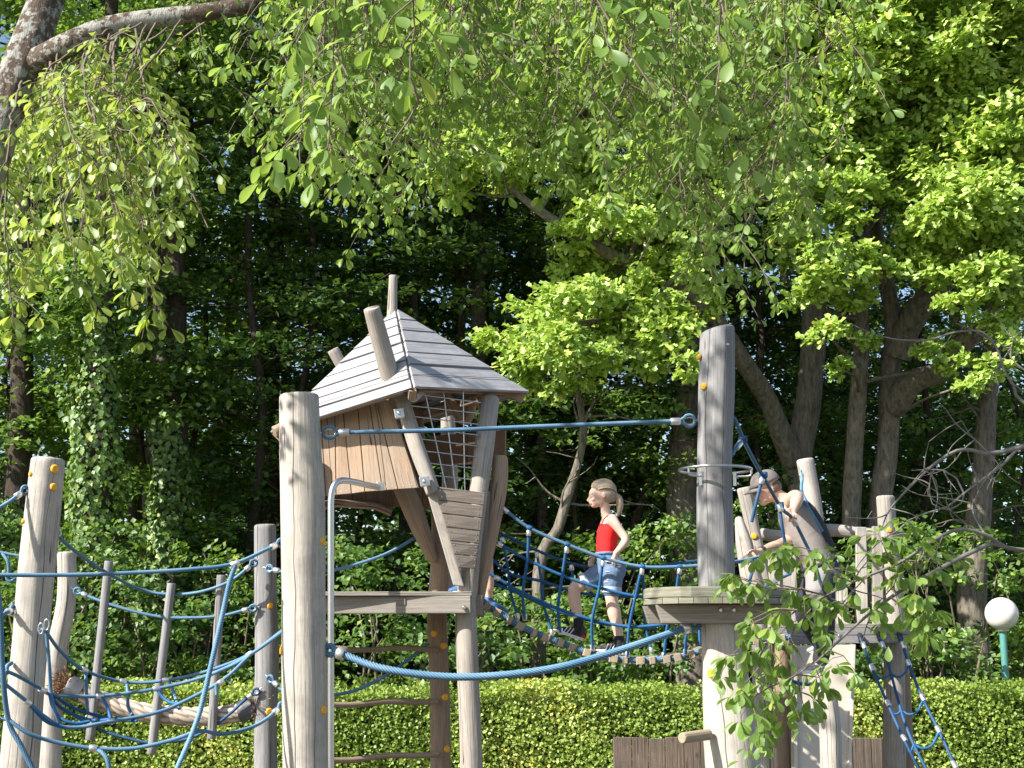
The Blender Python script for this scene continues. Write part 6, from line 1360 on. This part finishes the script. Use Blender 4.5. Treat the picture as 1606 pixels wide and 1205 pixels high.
# shirt, with black mesh down the back
mb = MB(); loft(mb, [(m_(1232, 787), .075, .12), (m_(1237, 791), .098, .168), (m_(1246, 805), .130, .205), (m_(1257, 827), .138, .20), (m_(1270, 853), .136, .188), (m_(1281, 877), .128, .172), (m_(1284, 885), .128, .172)], 36)
st = flesh(mb, 'shirt', M['shirt'], man, .007, 3)
mb = MB(); loft(mb, [(m_(1250, 789, .0), .062, .15), (m_(1263, 806, .0), .078, .176), (m_(1279, 832, 0), .080, .165), (m_(1293, 860, 0), .070, .15), (m_(1297, 872, 0), .05, .13)], 30)
flesh(mb, 'back_panel', M['shirtblack'], st, .007, 3)
# watch
m = MB(); a, b = m_(1197, 863.5, -.25), m_(1192.5, 865, -.275); m.tube([a, b], [.0325, .032], 20); m.build('watch_strap', M['shirtblack'], man)
# trousers and shoes
mb = MB(); loft(mb, [(m_(1283, 884), .125, .17), (m_(1288, 895), .135, .18), (m_(1290, 908), .11, .165)], 28)
chain(mb, [(m_(1290, 903, -.09), .100), (m_(1291, 935, -.13), .088), (m_(1292, 962, -.17), .078), (m_(1293, 985, -.15), .074), (m_(1291, 1012, -.12), .066), (m_(1287, 1034, -.10), .058)], 20)
chain(mb, [(m_(1282, 905, .09), .098), (m_(1270, 935, .06), .085), (m_(1263, 962, .03), .074), (m_(1275, 990, .16), .066), (m_(1288, 1012, .26), .056)], 20)
tr = flesh(mb, 'trousers', M['navy'], man, .008, 3)
mb = MB(); loft(mb, [(m_(1284, 886), .130, .176), (m_(1287, 897), .141, .187), (m_(1287, 906), .135, .18)], 28); chain(mb, [(m_(1286, 905, -.09), .106), (m_(1282, 925, -.12), .088)], 16); flesh(mb, 'upper_panel', M['greytrouser'], tr, .008, 2)
m = MB(); q = [m_(1283, 886) + Vector((math.cos(t) * .132 * 1.0, math.sin(t) * .178, math.cos(t) * .05)) for t in [R(x) for x in range(0, 361, 12)]]; m.tube(q, .013, 8, False); m.build('belt', M['shirtblack'], man)
shoe((1291, 1052), (1252, 1055), MY - .10, man, 'shoegrey', 'white', w_=.042)
shoe((1300, 1020), (1268, 1024), MY + .28, man, 'shoegrey', 'white', w_=.042)

# --- child crouching behind the boards of the playhouse
kid = thing('person', P(765, 958, 10.25), 'crouching child hidden behind the playhouse boards, one bare leg and blue sneaker showing', 'person')
k_ = lambda px, py, Y=10.3: P(px, py, Y)
mb = MB(); sphere(mb, k_(722, 802), (.085, .075, .095)); sphere(mb, k_(727, 808, 10.28), (.055, .055, .06)); sphere(mb, k_(739.5, 806, 10.27), (.012, .011, .012)); chain(mb, [(k_(722, 815), .038), (k_(724, 828), .04)])
loft(mb, [(k_(725, 825), .04, .07), (k_(726, 832), .06, .12), (k_(729, 850), .075, .12), (k_(732, 872), .075, .11), (k_(734, 884), .08, .12)])
chain(mb, [(k_(736, 884, 10.22), .062), (k_(752, 874, 10.2), .05), (k_(763, 872, 10.2), .042), (k_(766, 890, 10.22), .034), (k_(767, 915, 10.24), .036), (k_(767, 945, 10.25), .026)], 14)
chain(mb, [(k_(732, 886, 10.4), .062), (k_(722, 882, 10.3), .05), (k_(716, 890, 10.3), .042), (k_(722, 905, 10.35), .036), (k_(724, 922, 10.4), .026)], 14)
chain(mb, [(k_(732, 834, 10.18), .032), (k_(742, 850, 10.14), .026), (k_(752, 862, 10.15), .019)], 10)
hand(mb, k_(752, 862, 10.15), k_(757, 866, 10.15), [[k_(760, 867 + q, 10.13 + q * .008), k_(763, 870 + q, 10.14 + q * .008)] for q in (-1, 1, 3, 5)], [k_(756, 862, 10.13), k_(760, 863, 10.12)], .006, .014)
flesh(mb, 'body', M['skingirl'], kid, .006, 4)
mb = MB(); sphere(mb, k_(721, 799), (.09, .082, .088)); flesh(mb, 'hair', M['hair'], kid, .007, 2)
for s in (-.03, .03):
    m = MB(); sphere(m, k_(736.5, 801, 10.27 + s), .009); m.build('eye', M['iris'], kid)
m = MB(); m.tube([k_(738, 811, 10.255), k_(738.5, 811, 10.285)], .004, 8); m.build('mouth', M['lip'], kid)
mb = MB(); loft(mb, [(k_(726, 831), .068, .128), (k_(729, 850), .083, .13), (k_(732, 874), .085, .125)]); flesh(mb, 'top', M['blueshoe'], kid, .007, 2)
mb = MB(); loft(mb, [(k_(733, 870), .088, .13), (k_(735, 886), .09, .13)]); chain(mb, [(k_(737, 884, 10.22), .07), (k_(750, 875, 10.2), .06)]); chain(mb, [(k_(732, 886, 10.4), .07), (k_(722, 883, 10.32), .06)]); flesh(mb, 'shorts', M['denim'], kid, .007, 2)
mb = MB(); chain(mb, [(k_(767, 947, 10.25), .03), (k_(766.5, 938, 10.25), .03)]); flesh(mb, 'sock', M['white'], kid, .005, 2)
sr = shoe((756, 951), (796, 963), 10.25, kid, 'blueshoe', 'lime')
shoe((733, 930), (706, 930), 10.35, kid, 'blueshoe', 'white')
